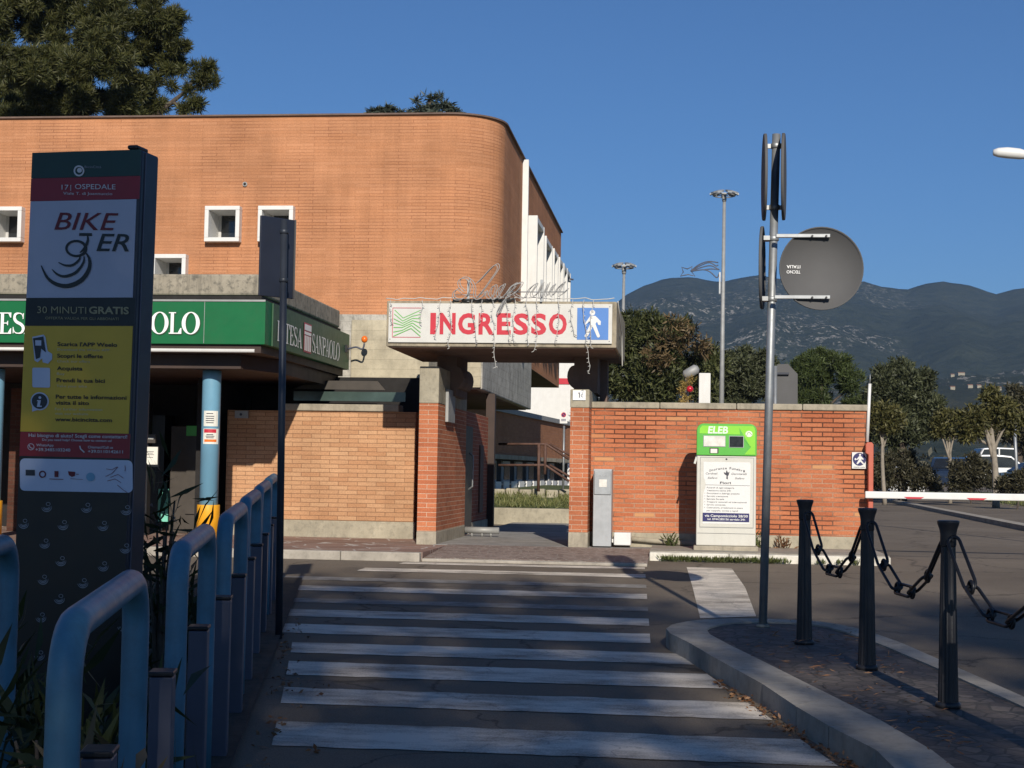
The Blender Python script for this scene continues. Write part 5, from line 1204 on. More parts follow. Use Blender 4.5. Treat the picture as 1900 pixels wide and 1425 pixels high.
# ================================================================ BLUE HOOP RAILING AND DOCK POSTS
RX = lambda y: -.665-.2155*y-max(0,y-7.4)*.022
rd_ = Vector((-.2155,1,0)).normalized()
HL = ['blue tube hoop of the railing nearest the camera','second blue tube hoop from the camera, its rounded bar lit from the sky','third blue tube hoop in line, in front of the yellow column sleeve','fourth blue tube hoop of the railing','fifth blue tube hoop of the railing, near the slim sign pole','farthest blue tube hoop at the foot of the slim sign pole']
def hoop(x, y, label, tall=1.07, L=1.12, group='blue tube hoops in line along the crossing'):
    o = empty('railing_hoop', (x,y,gz(y)), label, 'hoop', group); rb = .14; P_ = [Vector((0,0,-.02)), Vector((0,0,.5)), Vector((0,0,tall-rb))]
    for k in range(1,9): a = R(180-90*k/8); P_.append(Vector((0,0,0))+rd_*(rb+rb*math.cos(a))+Vector((0,0,tall-rb+rb*math.sin(a))))
    zz = S*L
    for k in range(0,9): a = R(90-90*k/8); P_.append(rd_*(L-rb+rb*math.cos(a))+Vector((0,0,tall-rb+rb*math.sin(a)+zz)))
    P_ += [rd_*L+Vector((0,0,.5)), rd_*L+Vector((0,0,-.02))]
    m = MB(); m.tube(P_, .040, 18); m.build('tube', 'hoop_blue', o)
    for b in (0, L):
        m = MB(); m.lathe(rd_*b, [(.075,0),(.075,.008),(.042,.012)], 18); f = m.build('foot_plate', 'hoop_blue', o)
    return o
HY = [3.37,5.50,7.42,9.22,11.05,12.85]
for y, lb in zip(HY, HL): hoop(RX(y), y, lb)
hoop(-2.36, 4.62, 'single dark blue hoop standing left of the totem sign', group=None)
dock0 = None
DY = [3.62,4.80,5.90,6.95,8.0,9.05,10.1,11.15,12.2,13.2]
DN = ['nearest','second','third','fourth','fifth','sixth','seventh','eighth','ninth','farthest']
for y, nm in zip(DY, DN):
    lb = 'flat capped grey dock post, %s of the row beside the blue hoops' % nm
    if dock0 is None:
        dock0 = empty('dock_post', (0,0,0), lb, 'dock post', 'grey bicycle dock posts along the railing')
        m = MB(); m.box(-.036,.036,-.05,.05,-.02,.735); m.build('body', 'dock_grey', dock0, bev=.006)
        m = MB(); m.box(-.040,.040,-.054,.054,.737,.752); m.build('cap', 'black', dock0, bev=.004)
        o = dock0
    else: o = copy_tree(dock0); o['label'] = lb
    o.location = (RX(y)+.045, y, gz(y)); o.rotation_euler = (0,0,R(12))
# ================================================================ BIKE SHARING TOTEM
TW, TD, TH = .576, .19, 2.84
tm = empty('totem_sign', (-3.16,6.99,gz(6.95)), 'tall dark bike sharing totem with red, silver and yellow panels behind the blue hoops', 'totem')
tm.rotation_euler = (0, R(.5), math.atan2(-.08,.57))
m = MB(); m.box(0, TW, .012, TD, 0, TH); m.build('cabinet', 't_navy', tm, bev=.012)
m = MB(); m.box(TW-.075, TW-.02, .01, .12, TH+.001, TH+.022); m.build('top_cap', 'black', tm, bev=.008)
m = MB(); m.box(TW-.03, TW+.004, .05, .058, .02, TH-.01); m.build('side_seam', 'dock_grey', tm)
m = MB(); m.box(-.06, TW+.06, -.05, TD+.05, -.02, .02); m.build('foot_plate', 'galv_dull', tm)
KP = 394.0
class TFace:
    def __call__(s, x, y, d=0.0):
        xl = 50 - 25*(y-283)/577; u = (x-xl)/202.0; ya = y - (x-xl)*(y-770)/487*.04
        return Vector((u*TW, .010-d, TH-(ya-283)/KP))
tf = TFace()
def band(y0, y1, mat, name, d=.002, x0=0.0, x1=1.0):
    m = MB(); z0, z1 = TH-(y1-283)/KP, TH-(y0-283)/KP; m.box(TW*x0, TW*x1, .010-d, .0118, z0, z1); return m.build(name, mat, tm)
p_top = band(284,333,'t_green','header_panel'); p_red = band(333.5,376.5,'t_red','station_panel'); m = MB(); rect(m, tf, 122.6,345,123.8,356,.006); m.build('divider', 't_text', p_red)
p_sil = band(377,560,'t_grey','logo_panel', .003, .004, .975)
p_dk = band(560.5,612.5,'t_dark','offer_panel'); p_yl = band(613,811.5,'t_yellow','app_panel', .003, .0, .985); p_rd2 = band(812,857,'t_red','contact_panel')
p_blk = band(858,1395,'t_dark','lower_panel', .001)
def tx(mat, parent, name, items):
    for (s_, x0, x1, yb, h, bold, shear) in items:
        m = MB(); text(m, tf, s_, x0, x1, yb, h, .006, bold=bold, shear=shear); m.build(name, mat, parent)
m = MB(); ring(m, tf, 138.5,318,10,10.5,7,7.4,.006); disc(m, tf, 139.5,317,4.6,.006); m.build('emblem', 't_text', p_top)
tx('t_swirl', p_top, 'lettering', [('BicinCittà',149,180,312.5,4.5,.0,0)])
tx('t_text', p_red, 'lettering', [('17',106,119,354,9.3,.0,0),('OSPEDALE',131,206,352.5,9.6,.0,0),('Viale T. di Joannuccio',109,200,363.5,5.2,0,0)])
tx('t_maroon', p_sil, 'bike_lettering', [('BIKE',92,211,430,33,.004,.28)])
m = MB(); text(m, tf, 'ER', 170,230,469.5,33,.006,bold=.008,shear=.28); rect(m, tf, 138.5,436,162,441.5,.006)
cr = lambda x, y: (x/3.5625, 240+y/3.5625)
ring(m, tf, 133,465.5,20.5,16.5,15.5,12,.0065, dx=-.6)
def sw(pts, ws): 
    Q = smooth_path([(*cr(*p),0) for p in pts], 8); n = len(Q); W = [ws*math.sin(math.pi*min(max((k+.4)/n,0),1))**.7+.4 for k in range(n)]; stroke(m, tf, [(q_.x,q_.y) for q_ in Q], W, .007)
sw([(548,712),(550,750),(528,800),(498,832)], 4.5); sw([(528,822),(560,872),(556,945),(505,1018),(420,1056),(340,1045),(280,1000),(240,920)], 8.0)
sw([(525,850),(520,900),(470,965),(400,992),(350,980),(312,945)], 5.0); sw([(500,850),(492,880),(450,915),(400,918),(355,898)], 4.2)
m.build('cycle_logo', 't_dark', p_sil)
tx('t_gold', p_dk, 'lettering', [('30 MINUTI',60,151,588.5,13,.0,0),('GRATIS',156,229,588,13,.03,0),('OFFERTA VALIDA PER GLI ABBONATI',75,210,600,5,0,0)])
cr2 = lambda x, y: (x/3.5625, 560+y/3.5625)
its = []
for s_, x0, x1, y in (("Scarica l'APP Weelo",347,738,320),('Scopri le offerte',345,645,398),('Acquista',343,512,482),('Prendi la tua bici',340,657,562),('Per tutte le informazioni',335,797,672),('visita il sito',333,553,712),('www.bicincitta.com',330,702,823)):
    a = cr2(x0,y); b = cr2(x1,y); its.append((s_, a[0], b[0], a[1], 7.2, .022, 0))
tx('t_dark', p_yl, 'lettering', its)
its = []
for s_, x0, x1, y in (('Download the Weelo APP',347,690,352),('Check our offers',345,560,430),('Buy',343,395,514),('Take your bike',340,540,596),('For further information',330,640,750),('visit our website',330,548,780)):
    a = cr2(x0,y); b = cr2(x1,y); its.append((s_, a[0], b[0], a[1], 4.6, 0, 0))
tx('t_pale', p_yl, 'english_lettering', its)
m = MB(); Q = [cr2(*p) for p in ((180,262),(255,245),(268,262),(282,355),(312,375),(312,410),(285,440),(250,432),(245,405),(215,432),(195,420))]; poly(m, tf, Q, .006)
a = cr2(180,468); b = cr2(298,600); rrect(m, tf, a[0], a[1], b[0], b[1], 3, .006); m.build('icon_ground', 't_white', p_yl); m = MB(); disc(m, tf, *cr2(229,692), 17, .006); poly(m, tf, [cr2(*p) for p in ((178,700),(178,762),(235,745))], .0058); m.build('icon_ground', 't_white', p_yl)
m = MB(); poly(m, tf, [cr2(*p) for p in ((186,272),(255,258),(272,365),(240,340),(232,400),(205,412))], .008); m.build('icon_dark', 't_navy', p_yl); m = MB(); disc(m, tf, *cr2(229,692), 14.5, .008); m.build('icon_dark', 't_navy', p_yl)
m = MB(); rect(m, tf, *cr2(203,285), *cr2(243,320), .010); m.build('icon_screen', 't_white', p_yl); m = MB(); disc(m, tf, *cr2(233,668), 2.6, .010); poly(m, tf, [cr2(*p) for p in ((215,685),(240,685),(232,722),(245,722),(245,730),(213,730),(220,692),(213,692))], .010); m.build('icon_sign', 't_white', p_yl)
its = []
for s_, x0, x1, y, h in (('Hai bisogno di aiuto? Scegli come contattarci!',155,800,930,6.2),('Do you need help? Choose how to contact us!',245,700,955,4.2),('WhatsApp',205,320,992,4.6),('+39.3485103240',200,430,1024,5.6),('Chiamaci/Call us',545,708,1000,4.6),('+39.0110142611',545,772,1030,5.6)):
    a = cr2(x0,y); b = cr2(x1,y); its.append((s_, a[0], b[0], a[1], h, .012, 0))
tx('t_text', p_rd2, 'lettering', its)
m = MB(); ring(m, tf, *cr2(170,997), 6.3,6.3,5.2,5.2,.006); stroke(m, tf, [cr2(*p) for p in ((158,985),(165,1002),(182,1008))], 1.6, .006); stroke(m, tf, [cr2(*p) for p in ((492,985),(497,1005),(522,1028))], 2.2, .006); m.build('phone_icon', 't_text', p_rd2)
m = MB(); a = cr2(95,1075); b = cr2(832,1290); rrect(m, tf, a[0], a[1], b[0], b[1], 9, .004); lg = m.build('sponsor_plate', 't_white', p_blk)
m = MB(); rect(m, tf, *cr2(135,1150), *cr2(197,1188), .007); m.build('sponsor_mark', 't_navy', lg)
m = MB(); ring(m, tf, *cr2(247,1178), 6.6,6.8,4.2,4.4,.007); m.build('sponsor_mark', 't_maroon', lg); m = MB(); rect(m, tf, *cr2(326,1155), *cr2(352,1195), .007); stroke(m, tf, [cr2(292,1208),cr2(385,1210)], 1.2, .007); m.build('sponsor_mark', 't_maroon', lg); m = MB(); poly(m, tf, [cr2(*p) for p in ((415,1155),(462,1158),(460,1185),(440,1192),(420,1180))], .007); stroke(m, tf, [cr2(468,1174),cr2(486,1174)], 1, .007); stroke(m, tf, [cr2(430,1204),cr2(512,1208)], .7, .007)
m.build('sponsor_mark', 't_maroon', lg); m = MB()
for a_, b_, c_ in (((665,1135),(700,1140),(735,1120)),((740,1120),(700,1165),(660,1185)),((690,1190),(740,1170),(775,1195)),((670,1215),(720,1200),(760,1225)),((735,1240),(770,1270),(800,1290)),((785,1110),(787,1130),(785,1148))): stroke(m, tf, [cr2(*a_),cr2(*b_),cr2(*c_)], .9, .007)
m.build('sponsor_mark', 't_maroon', lg)
m = MB(); disc(m, tf, *cr2(562,1190), 8, .007); m.build('sponsor_mark', 'column_blue', lg)
m = MB()
for (sx, sy) in ((77,952),(150,952),(222,955),(34,984),(180,985),(107,985),(73,1020),(220,1026),(103,1052),(70,1087),(143,1092),(100,1122),(66,1157),(63,1227),(140,1160),(215,1100),(180,1060),(215,1170)):
    ring(m, tf, sx+2, sy-6, 4.2,3.6,3.1,2.6,.003, n=18)
    for w_, h_ in ((9.5,9),(7,6),(5,3.6)):
        Q = [(sx+w_*math.cos(R(t))-1, sy-1+h_*math.sin(R(t))) for t in range(-10,185,15)]; n = len(Q)
        stroke(m, tf, Q, [1.5*math.sin(math.pi*(k+.3)/n)+.25 for k in range(n)], .003)
m.build('swirl_pattern', 't_swirl', p_blk)

# ================================================================ PLANTS IN THE BED
def shrub(x, y, h, r, n, label, mat='dark_shrub', size=.32, asp=7, seed=1, nst=7, group=None):
    o = empty('shrub', (x,y,gz(y)+.03), label, 'shrub', group)
    cl = subclumps((0,0,h*.55), (r,r,h*.5), 10, .5, seed); leaves('leaves', mat, o, cl, n, size, asp, seed, .25, 1, .15, .5, up=.9)
    m = MB(); rg = random.Random(seed)
    for k in range(nst):
        a = rg.uniform(0,6.28); e = Vector((r*.7*math.cos(a), r*.7*math.sin(a), h*rg.uniform(.6,.95))); m.tube([(0,0,-.02),(e.x*.35,e.y*.35,e.z*.5),e], [.016,.012,.005], 6)
    m.build('stems', 'bark', o); return o
shrub(-2.70,7.75,1.25,.09,200,'tall dark shrub with long narrow leaves just right of the totem', seed=3, size=.19, asp=8)
shrub(-2.15,5.05,.50,.28,320,'low dark shrub between the first two blue hoops', seed=5, size=.2)
shrub(-1.75,3.25,.38,.26,260,'small leafy plant at the lower left corner', seed=6, mat='weed', size=.16)
shrub(-2.95,6.1,.62,.34,420,'dark bushy plant at the left foot of the totem', seed=8, size=.2)
shrub(-1.72,4.35,.40,.16,160,'small plant with dry yellow blades beneath the nearest hoop', seed=10, mat='oleander_dry', size=.18)
tag(blades('bed_grass', [(RX(y)-.2-random.random()*1.6, y, gz(y)+.03, .2) for y in [2.5+.09*k for k in range(120)]], 5000, .13, 'dark_shrub', 12, .8, 6), kind='stuff')
# fallen leaves in the gutter of the island and along the railing
pts = []
for k in range(70):
    yy = random.uniform(6.5,9.6); xk = np.interp(yy, [6.3,7.11,7.65,8.16,8.86,9.4,9.95], [.93,.86,.70,.58,.44,.30,.16]); pts.append((float(xk)-.02-abs(random.gauss(0,.035)), yy, gz(yy)+.008, .03))
for k in range(45): y = random.uniform(6,12); pts.append((RX(y)+.2+abs(random.gauss(0,.12)), y, gz(y)+.008, .03))
cl = [((x,y,z),(r,r,.008)) for x,y,z,r in pts]
tag(leaves('fallen_leaves', 'dry_leaf', None, cl, 700, .032, 2.2, 21, .1, 1, 0, .4, up=0, flatz=.25), kind='stuff')
pts = [(random.uniform(.4,1.3), random.uniform(6.8,11.3)) for _ in range(260)]
cl = [((x,y,gz(y)+IH+.003),(.02,.02,.004)) for x, y in pts if .30+(10.4-y)*.235 < x < 1.32+(10.6-y)*.2]
tag(leaves('pine_litter', 'dry_leaf', None, cl, 420, .055, 9, 22, .1, 1, 0, .4, up=0, flatz=.12), kind='stuff')

# ================================================================ TREES
def tree(name, base, label, crown, mat, n, size, asp, trunk_r, trunk_top, seed=1, cat='tree', group=None, bark='bark', tuft=1, nl=7, shell=.5, extra=None, **kw):
    base = Vector(base); o = empty(name, base, label, cat, group); loc = [(tuple(Vector(c)-base), r) for c, r in crown]
    leaves('crown', mat, o, loc, n, size, asp, seed, shell, tuft, **kw)
    if extra: leaves('crown', extra[0], o, [(tuple(Vector(c)-base), r) for c, r in extra[1]], extra[2], size, asp, seed+1, shell, tuft, **kw)
    m = MB(); rg = random.Random(seed); tg = [loc[rg.randrange(len(loc))][0] for _ in range(nl)]
    limbs(m, (0,0,-.05), tuple(Vector(trunk_top)-base), trunk_r, tg, rg); m.build('trunk', bark, o); return o
def pclumps(lst, Y, k=1.0, zr=.8, yr=1.0):
    s_ = Y/F*1.02; return [(tuple(py(x, y, Y+dy)), (r*s_*k, r*s_*k*yr, r*s_*k*zr)) for (x, y, r, dy) in lst]
# big pine behind the hospital
rng = random.Random(4); YP = 48
L = [(40,40,70,0),(120,60,75,1),(200,50,70,-1),(265,70,60,0),(300,110,45,1),(285,30,50,0),(330,85,24,0),(225,130,60,-1),(140,150,70,0),(50,140,80,1),(250,175,38,0),(170,200,50,1),(80,215,60,0),(0,210,60,0),(-60,100,90,0),(180,-40,80,0),(80,-50,90,0),(270,-25,45,0),(-20,-30,90,0),(305,45,34,0),(130,205,55,-2),(215,205,42,-2),(40,205,60,-2),(255,195,34,-2),(95,110,60,-4),(190,105,50,-4),(10,120,60,-4)]
L2 = [(385,125,17,0),(392,150,15,0),(372,150,20,0),(365,192,15,0),(345,205,16,0),(335,130,10,0),(312,130,14,0),(350,170,12,0),(318,160,12,0),(290,150,16,0),(300,195,16,0),(278,205,16,0),(360,122,8,0)]
big = []
for c, r in pclumps(L, YP): big += subclumps(c, r, 9, .34, rng.randrange(999), edge=.8)
crown = big + pclumps(L2, YP)
bx_ = py(60, 400, YP)
tree('pine_tree', (bx_.x, YP, .526), 'huge dark green pine tree rising behind the left end of the hospital roof', crown, 'pine', 380000, .22, 9, .26, (bx_.x, YP, 13.5), 5, tuft=14, nl=3, shell=.2, up=.3)
pn = [o for o in bpy.data.objects if o.name == 'pine_tree'][0]
m = MB(); P_ = [py(*p, YP)-Vector(pn.location) for p in ((240,255),(300,205),(345,170),(385,150))]; m.tube(smooth_path(P_,4), [.12-.008*k for k in range(13)], 7)
P_ = [py(*p, YP)-Vector(pn.location) for p in ((345,170),(352,158),(360,150))]; m.tube(P_, [.06,.05,.03], 6)
P_ = [py(*p, YP)-Vector(pn.location) for p in ((320,190),(345,200),(360,205))]; m.tube(P_, [.07,.05,.03], 6); m.build('branch', 'bark', pn)
# cedar tips
YC = 50
L = [(805,185,10,0),(800,200,16,0),(825,195,14,0),(845,207,12,0),(780,205,14,0),(790,178,5,0),(778,180,4,0),(772,188,5,0),(815,178,6,0),(700,208,14,0),(722,202,12,0),(740,210,12,0),(688,212,10,0),(832,200,10,0),(760,213,10,0)]
cr_ = [((c), (r[0], r[1], r[2]*.28)) for c, r in pclumps(L, YC)] + pclumps([(800,240,45,0),(720,245,45,0)], YC)
b_ = py(795, 300, YC); tree('cedar_tree', (b_.x, YC, .526), 'grey green cedar top showing just above the middle of the hospital roof', cr_, 'cedar', 16000, .22, 6, .12, (b_.x, YC, py(795,185,YC).z), 6, tuft=7, nl=0, shell=.2, up=.05, flatz=.45)
# oleander and shrubs behind the right wall
def bush(name, label, L, Y, mat, n, size, asp, seed, sub=7, k=.45, cat='tree', extra=None, trunk=.06, nl=9, up=.35, tuft=1, bark='bark'):
    cr = []
    for c, r in pclumps(L, Y): cr += subclumps(c, r, sub, k, seed+len(cr), edge=.78)
    cx_ = sum(c[0][0] for c in cr)/len(cr); zt = max(c[0][2] for c in cr)
    ex = None
    if extra:
        e_ = []
        for c, r in pclumps(extra[1], Y): e_ += subclumps(c, r, 4, .5, seed+77+len(e_))
        ex = (extra[0], e_, extra[2])
    return tree(name, (cx_, Y, .526), label, cr, mat, n, size, asp, trunk, (cx_, Y, .526+(zt-.526)*.7), seed, cat, None, bark, tuft, nl, .45, ex, up=up)
bush('oleander', 'large brownish green oleander bush behind the wall right of the entrance canopy', [(1150,690,60,0),(1190,640,55,0),(1235,640,55,0),(1275,665,50,0),(1305,680,40,0),(1215,605,28,0),(1175,600,24,0),(1250,700,60,0),(1200,720,60,0),(1310,720,35,0),(1130,740,50,0),(1265,612,20,0)], 66, 'oleander', 36000, .27, 4.2, 31, extra=('oleander_dry', [(1270,630,30,-1.2),(1305,655,28,-1.2),(1245,605,20,-1.2),(1225,650,35,-1.8)], 900), cat='shrub')
bush('olive_hedge', 'dense dark olive green hedge behind the wall between the tall mast and the sign pole', [(1350,700,32,0),(1375,690,35,0),(1405,690,35,0),(1385,665,22,0),(1350,672,20,0),(1420,680,30,0),(1400,730,40,0),(1350,740,35,0)], 70, 'olive', 26000, .21, 3.3, 41, cat='hedge')
bush('umbrella_pine', 'round topped bright green umbrella pine behind the right brick wall', [(1470,700,40,0),(1510,685,38,0),(1550,690,38,0),(1575,715,30,0),(1450,730,35,0),(1520,720,45,0),(1500,665,20,0),(1530,662,18,0),(1560,672,18,0),(1590,735,30,0),(1530,750,45,0)], 76, 'umbrella', 42000, .25, 8, 51, tuft=10, up=.6, trunk=.18)
bush('holm_oak', 'dense dark rounded tree right of the umbrella pine, beyond the wall end', [(1670,720,48,0),(1640,735,42,0),(1705,730,40,0),(1665,690,28,0),(1700,700,30,0),(1645,700,24,0),(1725,755,24,0),(1680,770,50,0),(1640,790,38,0),(1700,800,36,0),(1660,815,36,0)], 64, 'olive', 34000, .19, 3.5, 61, trunk=.2)
# small street trees with pale trunks along the hedge
ST = [((1642,905),(1638,785),[(1640,770,26,0),(1620,780,22,0),(1660,772,22,0),(1645,790,22,0),(1630,760,14,0)],56,'small olive green tree with a pale slim trunk just right of the wall end'),
      ((1763,905),(1760,800),[(1760,785,24,0),(1738,793,18,0),(1782,790,20,0),(1765,800,20,0),(1752,775,12,0)],60,'small sparse tree with a pale straight trunk in front of the dark blue car'),
      ((1848,910),(1838,790),[(1835,765,36,0),(1805,780,30,0),(1865,770,32,0),(1790,800,22,0),(1840,740,22,0),(1880,790,26,0)],52,'small tree with a thick pale trunk in front of the white car')]
for (bp, tp_, L, Y, lb) in ST:
    b_ = py(*bp, Y); cr = []
    for c, r in pclumps(L, Y): cr += subclumps(c, r, 4, .5, len(cr)+int(Y))
    t_ = py(*tp_, Y); tree('street_tree', (b_.x, Y, .62), lb, cr, 'palm', 6500, .19, 3.5, .085 if Y > 53 else .13, tuple(t_), int(Y), 'tree', 'young trees along the car park hedge', 'bark_pale', 1, 8, .3, up=.1)
bush('broad_tree', 'broad dark crowned tree at the right edge behind the parked cars', [(1880,770,45,0),(1910,750,40,0),(1860,800,30,0),(1900,810,38,0),(1930,790,50,0),(1885,735,20,0)], 78, 'hedge', 18000, .24, 3.2, 71, trunk=.25)
# hedge in front of the cars
HD = [('tangled dark hedge behind the barrier, from the wall end to the dark blue car', [(1635,880,34,0),(1660,875,34,0),(1685,880,32,0),(1710,880,32,0),(1645,850,22,0),(1675,850,20,0),(1620,870,28,0),(1735,895,18,0)], 62, 7000),
      ('tangled brown hedge behind the barrier, from the dark blue car to the white car', [(1785,880,26,0),(1805,875,28,0),(1825,885,26,0),(1800,855,16,0),(1780,895,22,0)], 60, 4500),
      ('low dark green bush behind the barrier at the right edge', [(1880,895,24,0),(1905,890,26,0),(1865,902,16,0)], 50, 2200)]
for lb, L, Y, n in HD:
    o = bush('hedge', lb, L, Y, 'hedge', int(n*1.8), .15, 3.5, int(Y)+n, cat='hedge', trunk=.03, nl=26)
# far tree line below the mountains, one mass
cl = []; rng = random.Random(9)
for k in range(170):
    x = rng.uniform(-60, 170); y = rng.uniform(150, 420); h = rng.uniform(2.5,5.5); cl.append(((x,y,.5+h*.6),(h*.9,h*.9,h*.7)))
tag(leaves('far_trees', 'hedge', None, cl, 26000, 1.1, 2.2, 91, .6), kind='stuff')
# street trees behind the viewpoint: they throw the shade over the crossing
shade = [((2.5,-22),[]),((6.5,-24),[]),((10.5,-21),[]),((15,-24),[])]
rng = random.Random(SHSEED if 'SHSEED' in globals() else 17)
for yi in range(8):
    for xi in range(9):
        x0 = -4.9 + xi*1.9 + rng.uniform(-.5,.5); y0 = 1.6 + yi*1.72 + rng.uniform(-.4,.4)
        lim = 15.4 if x0 < .5 else 13.4
        if y0 > lim or rng.random() < .06: continue
        if abs(x0-.75) < 1.0 and abs(y0-9.0) < 1.5: continue
        Yc = rng.uniform(-27,-19); t = (y0-Yc)/.879; c = (x0+.187*t, Yc, gz(y0)+.438*t)
        if c[2] < 2.6: continue
        j = min(range(4), key=lambda q_: abs(shade[q_][0][0]-c[0])); rr = rng.uniform(1.0,1.5); shade[j][1].append((c,(rr,rr,rr*.9)))
SL = ['leafy street tree behind the viewpoint, first from the left','leafy street tree behind the viewpoint, second from the left','leafy street tree behind the viewpoint, third from the left','leafy street tree behind the viewpoint, last on the right']
for k, ((x, y), cl) in enumerate(shade):
    if cl: tree('street_tree', (x, y, gz(y)), SL[k], cl, 'shade_leaf', 330*len(cl), .34, 1.8, .22, (x, y, 15.0), 100+k, 'tree', 'street trees behind the viewpoint', nl=min(14,len(cl)), shell=.2)

# ================================================================ LAMPS, MASTS, DECORATION BEHIND THE WALL
def mast(px_, ytop, Y, label, sc_=1.0):
    b_ = py(px_-3, 747, Y); t_ = py(px_+3, ytop, Y); o = empty('floodlight_mast', (b_.x, Y, .526), label, 'lamp post', 'tall floodlight masts'); s = Sub(o); k = Y/F
    m = MB(); m.tube([(b_.x,Y,.526),(t_.x,Y,t_.z-8*k)], [5.2*k*sc_, 3.0*k*sc_], 14); s.add(m, 'pole', 'galv_dull')
    m = MB(); m.lathe((t_.x,Y,t_.z-14*k), [(3.2*k,0),(4.2*k,4*k),(4.2*k,9*k),(2.5*k,13*k)], 12); s.add(m, 'head', 'galv_dull')
    m = MB(); m.tube([(t_.x+20*k*sc_*math.cos(2*math.pi*j/20), Y+20*k*sc_*math.sin(2*math.pi*j/20), t_.z-2*k) for j in range(20)], 1.0*k, 6, closed=True)
    for j in range(4):
        a = j*math.pi/2+.3; m.tube([(t_.x,Y,t_.z-2*k),(t_.x+20*k*sc_*math.cos(a),Y+20*k*sc_*math.sin(a),t_.z-2*k)], .8*k, 6)
    s.add(m, 'ring', 'galv_dull')
    for j in range(9):
        a = 2*math.pi*j/9+.2; d = Vector((math.cos(a),math.sin(a),0)); c = Vector((t_.x,Y,t_.z+3*k))+d*21*k*sc_; m = MB(); tt = Vector((-d.y,d.x,0))
        m.obox(c, d*5.5*k*sc_ + Vector((0,0,-2.0*k)), tt*4.5*k*sc_, (0,0,1.6*k)); m.tube([c-Vector((0,0,5*k)), c], .8*k, 5); s.add(m, 'floodlight', 'galv' if j % 2 else 'cabinet')
    return o
mast(1341, 361, 60, 'tall grey floodlight mast with a crown of lamps, carrying the comet light')
mast(1155, 495, 90, 'shorter distant floodlight mast rising just right of the entrance canopy', .85)
cm = empty('comet_light', tuple(py(1300,505,59.6)), 'unlit comet star light frame fixed to the tall floodlight mast', 'decoration'); CM = Sub(cm)
cc = lambda p: py(1240+p[0]/3.395, 340+p[1]/3.395, 59.7)
m = MB(); m.tube([cc(p) for p in ((75,585),(95,560),(85,530),(120,540),(150,525),(145,555),(168,585),(125,575))], .024, 5, closed=True); CM.add(m, 'star', 'dock_grey')
for pts in (((140,555),(190,515),(250,493),(315,500)),((140,555),(200,520),(260,500),(300,520),(315,515)),((145,555),(210,530),(270,520),(320,545)),((150,555),(220,545),(265,560),(305,595),(320,570)),((230,545),(270,540),(322,545))):
    m = MB(); m.tube(smooth_path([cc(p) for p in pts], 4), .024, 5); CM.add(m, 'tail', 'dock_grey')
m = MB(); a = cc((325,560)); m.box(a.x-.03,a.x+.03,59.66,59.74,cc((0,695)).z,cc((0,560)).z); CM.add(m, 'bracket', 'galv')
sl_ = empty('street_lamp', (py(2010,600,24).x,24,.526), 'white street lamp head reaching in from the right edge of the sky', 'street lamp'); SLm = Sub(sl_)
hx_ = py(1842,283,24); m = MB(); t = MB(); t.lathe((0,0,0), [(.002,0),(.04,.01),(.062,.08),(.075,.22),(.072,.40),(.05,.52),(.03,.60)], 20)
for (x,y,z) in t.v: m.v.append((hx_.x+z, 24+y*1.25, hx_.z+x*1.15-(.35*z*z)*.5+.01*z))
m.f, m.sm, m.uv = t.f, t.sm, t.uv; SLm.add(m, 'head', 'white')
px0 = sl_.location.x; m = MB(); m.tube(smooth_path([(hx_.x+.55,24,hx_.z-.03),(hx_.x+.9,24,hx_.z-.10),(px0-.2,24,hx_.z-.4),(px0,24,hx_.z-1.1),(px0,24,.526)],4), .035, 10); SLm.add(m, 'pole', 'galv')
YD = 23.5
fl = empty('floodlight', tuple(py(1275,745,YD)), 'grey tilted floodlight hood above the wall, in front of the oleander', 'floodlight'); FL = Sub(fl)
a = py(1268,698,YD); b = py(1296,682,YD); m = MB(); m.tube([a, a.lerp(b,.15), a.lerp(b,.85), b], [.03,.075,.075,.03], 14); FL.add(m, 'hood', 'galv_dull')
m = MB(); m.tube([(a.x+.05,YD,a.z-.03),(a.x+.06,YD,a.z-.4),(a.x+.06,YD,.53)], .025, 8); FL.add(m, 'post', 'galv_dull')
wr = empty('tinsel_garland', tuple(py(1275,725,YD-.12)), 'golden tinsel garland with one shiny red ball above the coping of the wall', 'decoration'); c0 = Vector(wr.location)
cl = [(tuple(py(*p,YD-.12)-c0),(.07,.06,.07)) for p in ((1270,712),(1280,706),(1266,724),(1272,738),(1268,747),(1276,716))]
leaves('tinsel', 'tinsel', wr, cl, 700, .05, 6, 8, .1)
m = MB(); q_ = py(1280,722,YD-.2)-c0; m.ball(q_, .052, 12); m.build('ball', plain('red_ball', (.42,.015,.03), .15), wr)
wp = MB(); a = py(1297,692,YD+.3); b = py(1318,747,YD+.3); wp.box(a.x,b.x,YD+.3,YD+.5,.53,a.z); tag(wp.build('white_pillar', 'white_panel', None, .01), 'plain white pillar top showing above the wall beside the golden tinsel', 'pillar')
lp = empty('lamp_pole', (py(1889,880,58).x,58,.6), 'thin grey pole at the right edge in front of the parked cars', 'pole'); LP_ = Sub(lp)
m = MB(); a = py(1882,780,58); m.tube([(lp.location.x,58,.6),(a.x,58,a.z)], .06, 8); LP_.add(m, 'shaft', 'galv'); m = MB(); m.lathe((a.x,58,a.z), [(.07,0),(.07,.05),(.02,.09)], 8); LP_.add(m, 'cap', 'galv_dull')

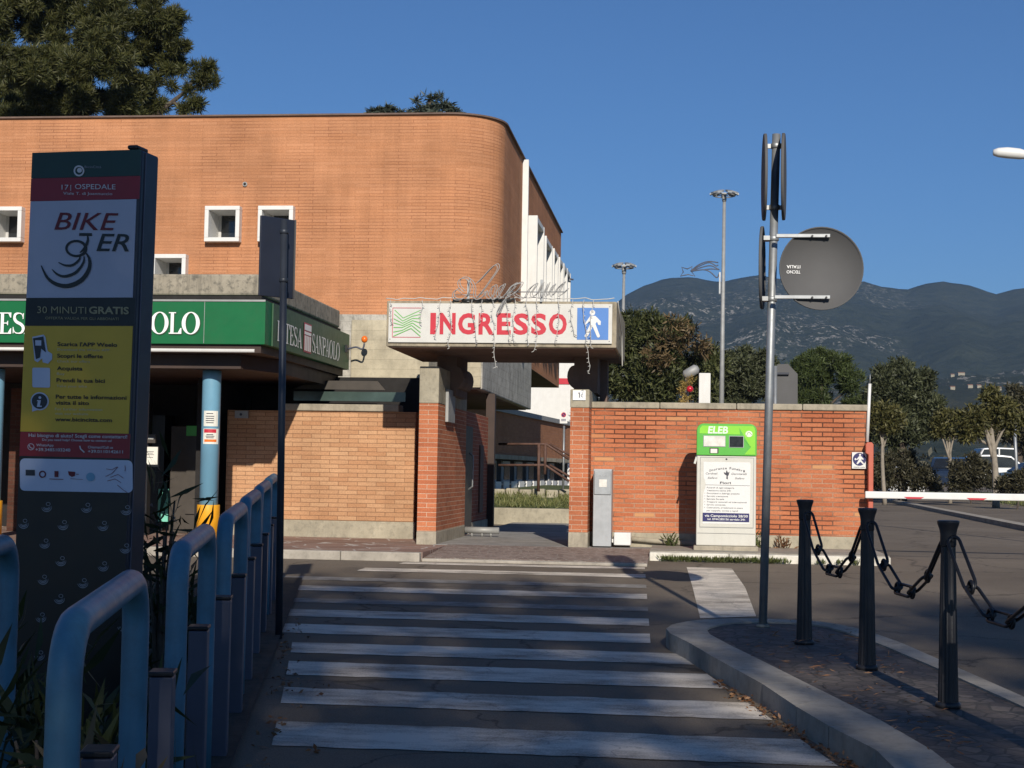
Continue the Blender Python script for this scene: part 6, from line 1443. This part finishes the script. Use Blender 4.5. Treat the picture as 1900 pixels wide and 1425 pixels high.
# ================================================================ PARKED CARS
def car(x, y, rz, mat, label, van=0.0, z=.6):
    o = empty('parked_car', (x,y,z), label, 'car', 'cars parked behind the hedge', rz); h = 1.46+van
    prof = [(-2.1,.35),(-2.12,.75),(-1.95,.92),(-1.15,1.0),(-.45,h-.06),(.2,h),(1.35,h-.03),(1.85,1.05),(2.1,.95),(2.12,.4),(2.0,.28),(-2.0,.28)]
    m = MB(); m.prism([(a,-.85,b) for a, b in prof], (0,1.7,0)); m.build('body', mat, o, bev=.06, seg=3)
    for s_ in (-1,1):
        m = MB(); m.prism([(-1.0,.856*s_,1.0),(-.42,.856*s_,h-.12),(.35,.856*s_,h-.08),(.35,.856*s_,1.0)], (0,.006*s_,0)); m.prism([(.42,.856*s_,1.0),(.42,.856*s_,h-.08),(1.28,.856*s_,h-.1),(1.6,.856*s_,1.02)], (0,.006*s_,0)); m.build('side_window', 'glass', o)
        for wx in (-1.3,1.3):
            m = MB(); m.tube([(wx,.62*s_,.32),(wx,.875*s_,.32)], .32, 20); w = m.build('wheel', 'tyre', o); m = MB(); m.tube([(wx,.84*s_,.32),(wx,.885*s_,.32)], .2, 16); m.build('rim', 'rim', w)
        m = MB(); m.box(-2.12,-2.0,s_*.75-.14,s_*.75+.10,.68,.82); m.build('headlight', 'white', o)
        m = MB(); m.box(2.02,2.13,s_*.72-.1,s_*.72+.12,.78,.98); m.build('tail_light', 'red', o)
    m = MB(); m.prism([(-1.12,-.74,1.03),(-.50,-.66,h-.10),(-.50,.66,h-.10),(-1.12,.74,1.03)], (-.03,0,.03)); m.build('windscreen', 'glass', o)
    m = MB(); m.prism([(1.45,-.66,h-.12),(1.84,-.72,1.09),(1.84,.72,1.09),(1.45,.66,h-.12)], (.03,0,.02)); m.build('rear_window', 'glass', o)
    return o
p = py(1742,905,72); car(p.x+.6, 72, R(75), 'car_blue', 'dark blue car seen between the two tangled hedges', .1, .95)
p = py(1845,870,76); car(p.x+.2, 76, R(178), 'car_white', 'white estate car behind the thick pale tree trunk', .15, 1.1)
p = py(1822,842,86); car(p.x+.3, 86, R(5), 'car_white', 'white van roof showing above the white estate car', .75, 1.05)
p = py(1895,880,66); car(p.x+.8, 66, R(20), 'car_steel', 'grey blue car cut by the right edge', .0, .85)
p = py(1668,880,72); car(p.x, 72, R(90), 'car_white', 'white car mostly hidden behind the left hedge', .0, .6)
# ================================================================ HAZE
def haze():
    m, n, l, b = _new('haze_air'); n.remove(b)
    v = n.new('ShaderNodeVolumePrincipled'); v.inputs['Color'].default_value = (.45,.68,1,1); v.inputs['Density'].default_value = HAZE_D; v.inputs['Anisotropy'].default_value = .2
    l.new(v.outputs[0], n['Material Output'].inputs['Volume'])
    h = MB(); h.box(-3600, 3600, -75, 3400, -4, 400); o = h.build('haze', m); o['kind'] = 'stuff'; return o
HAZE_D = .00013
haze()
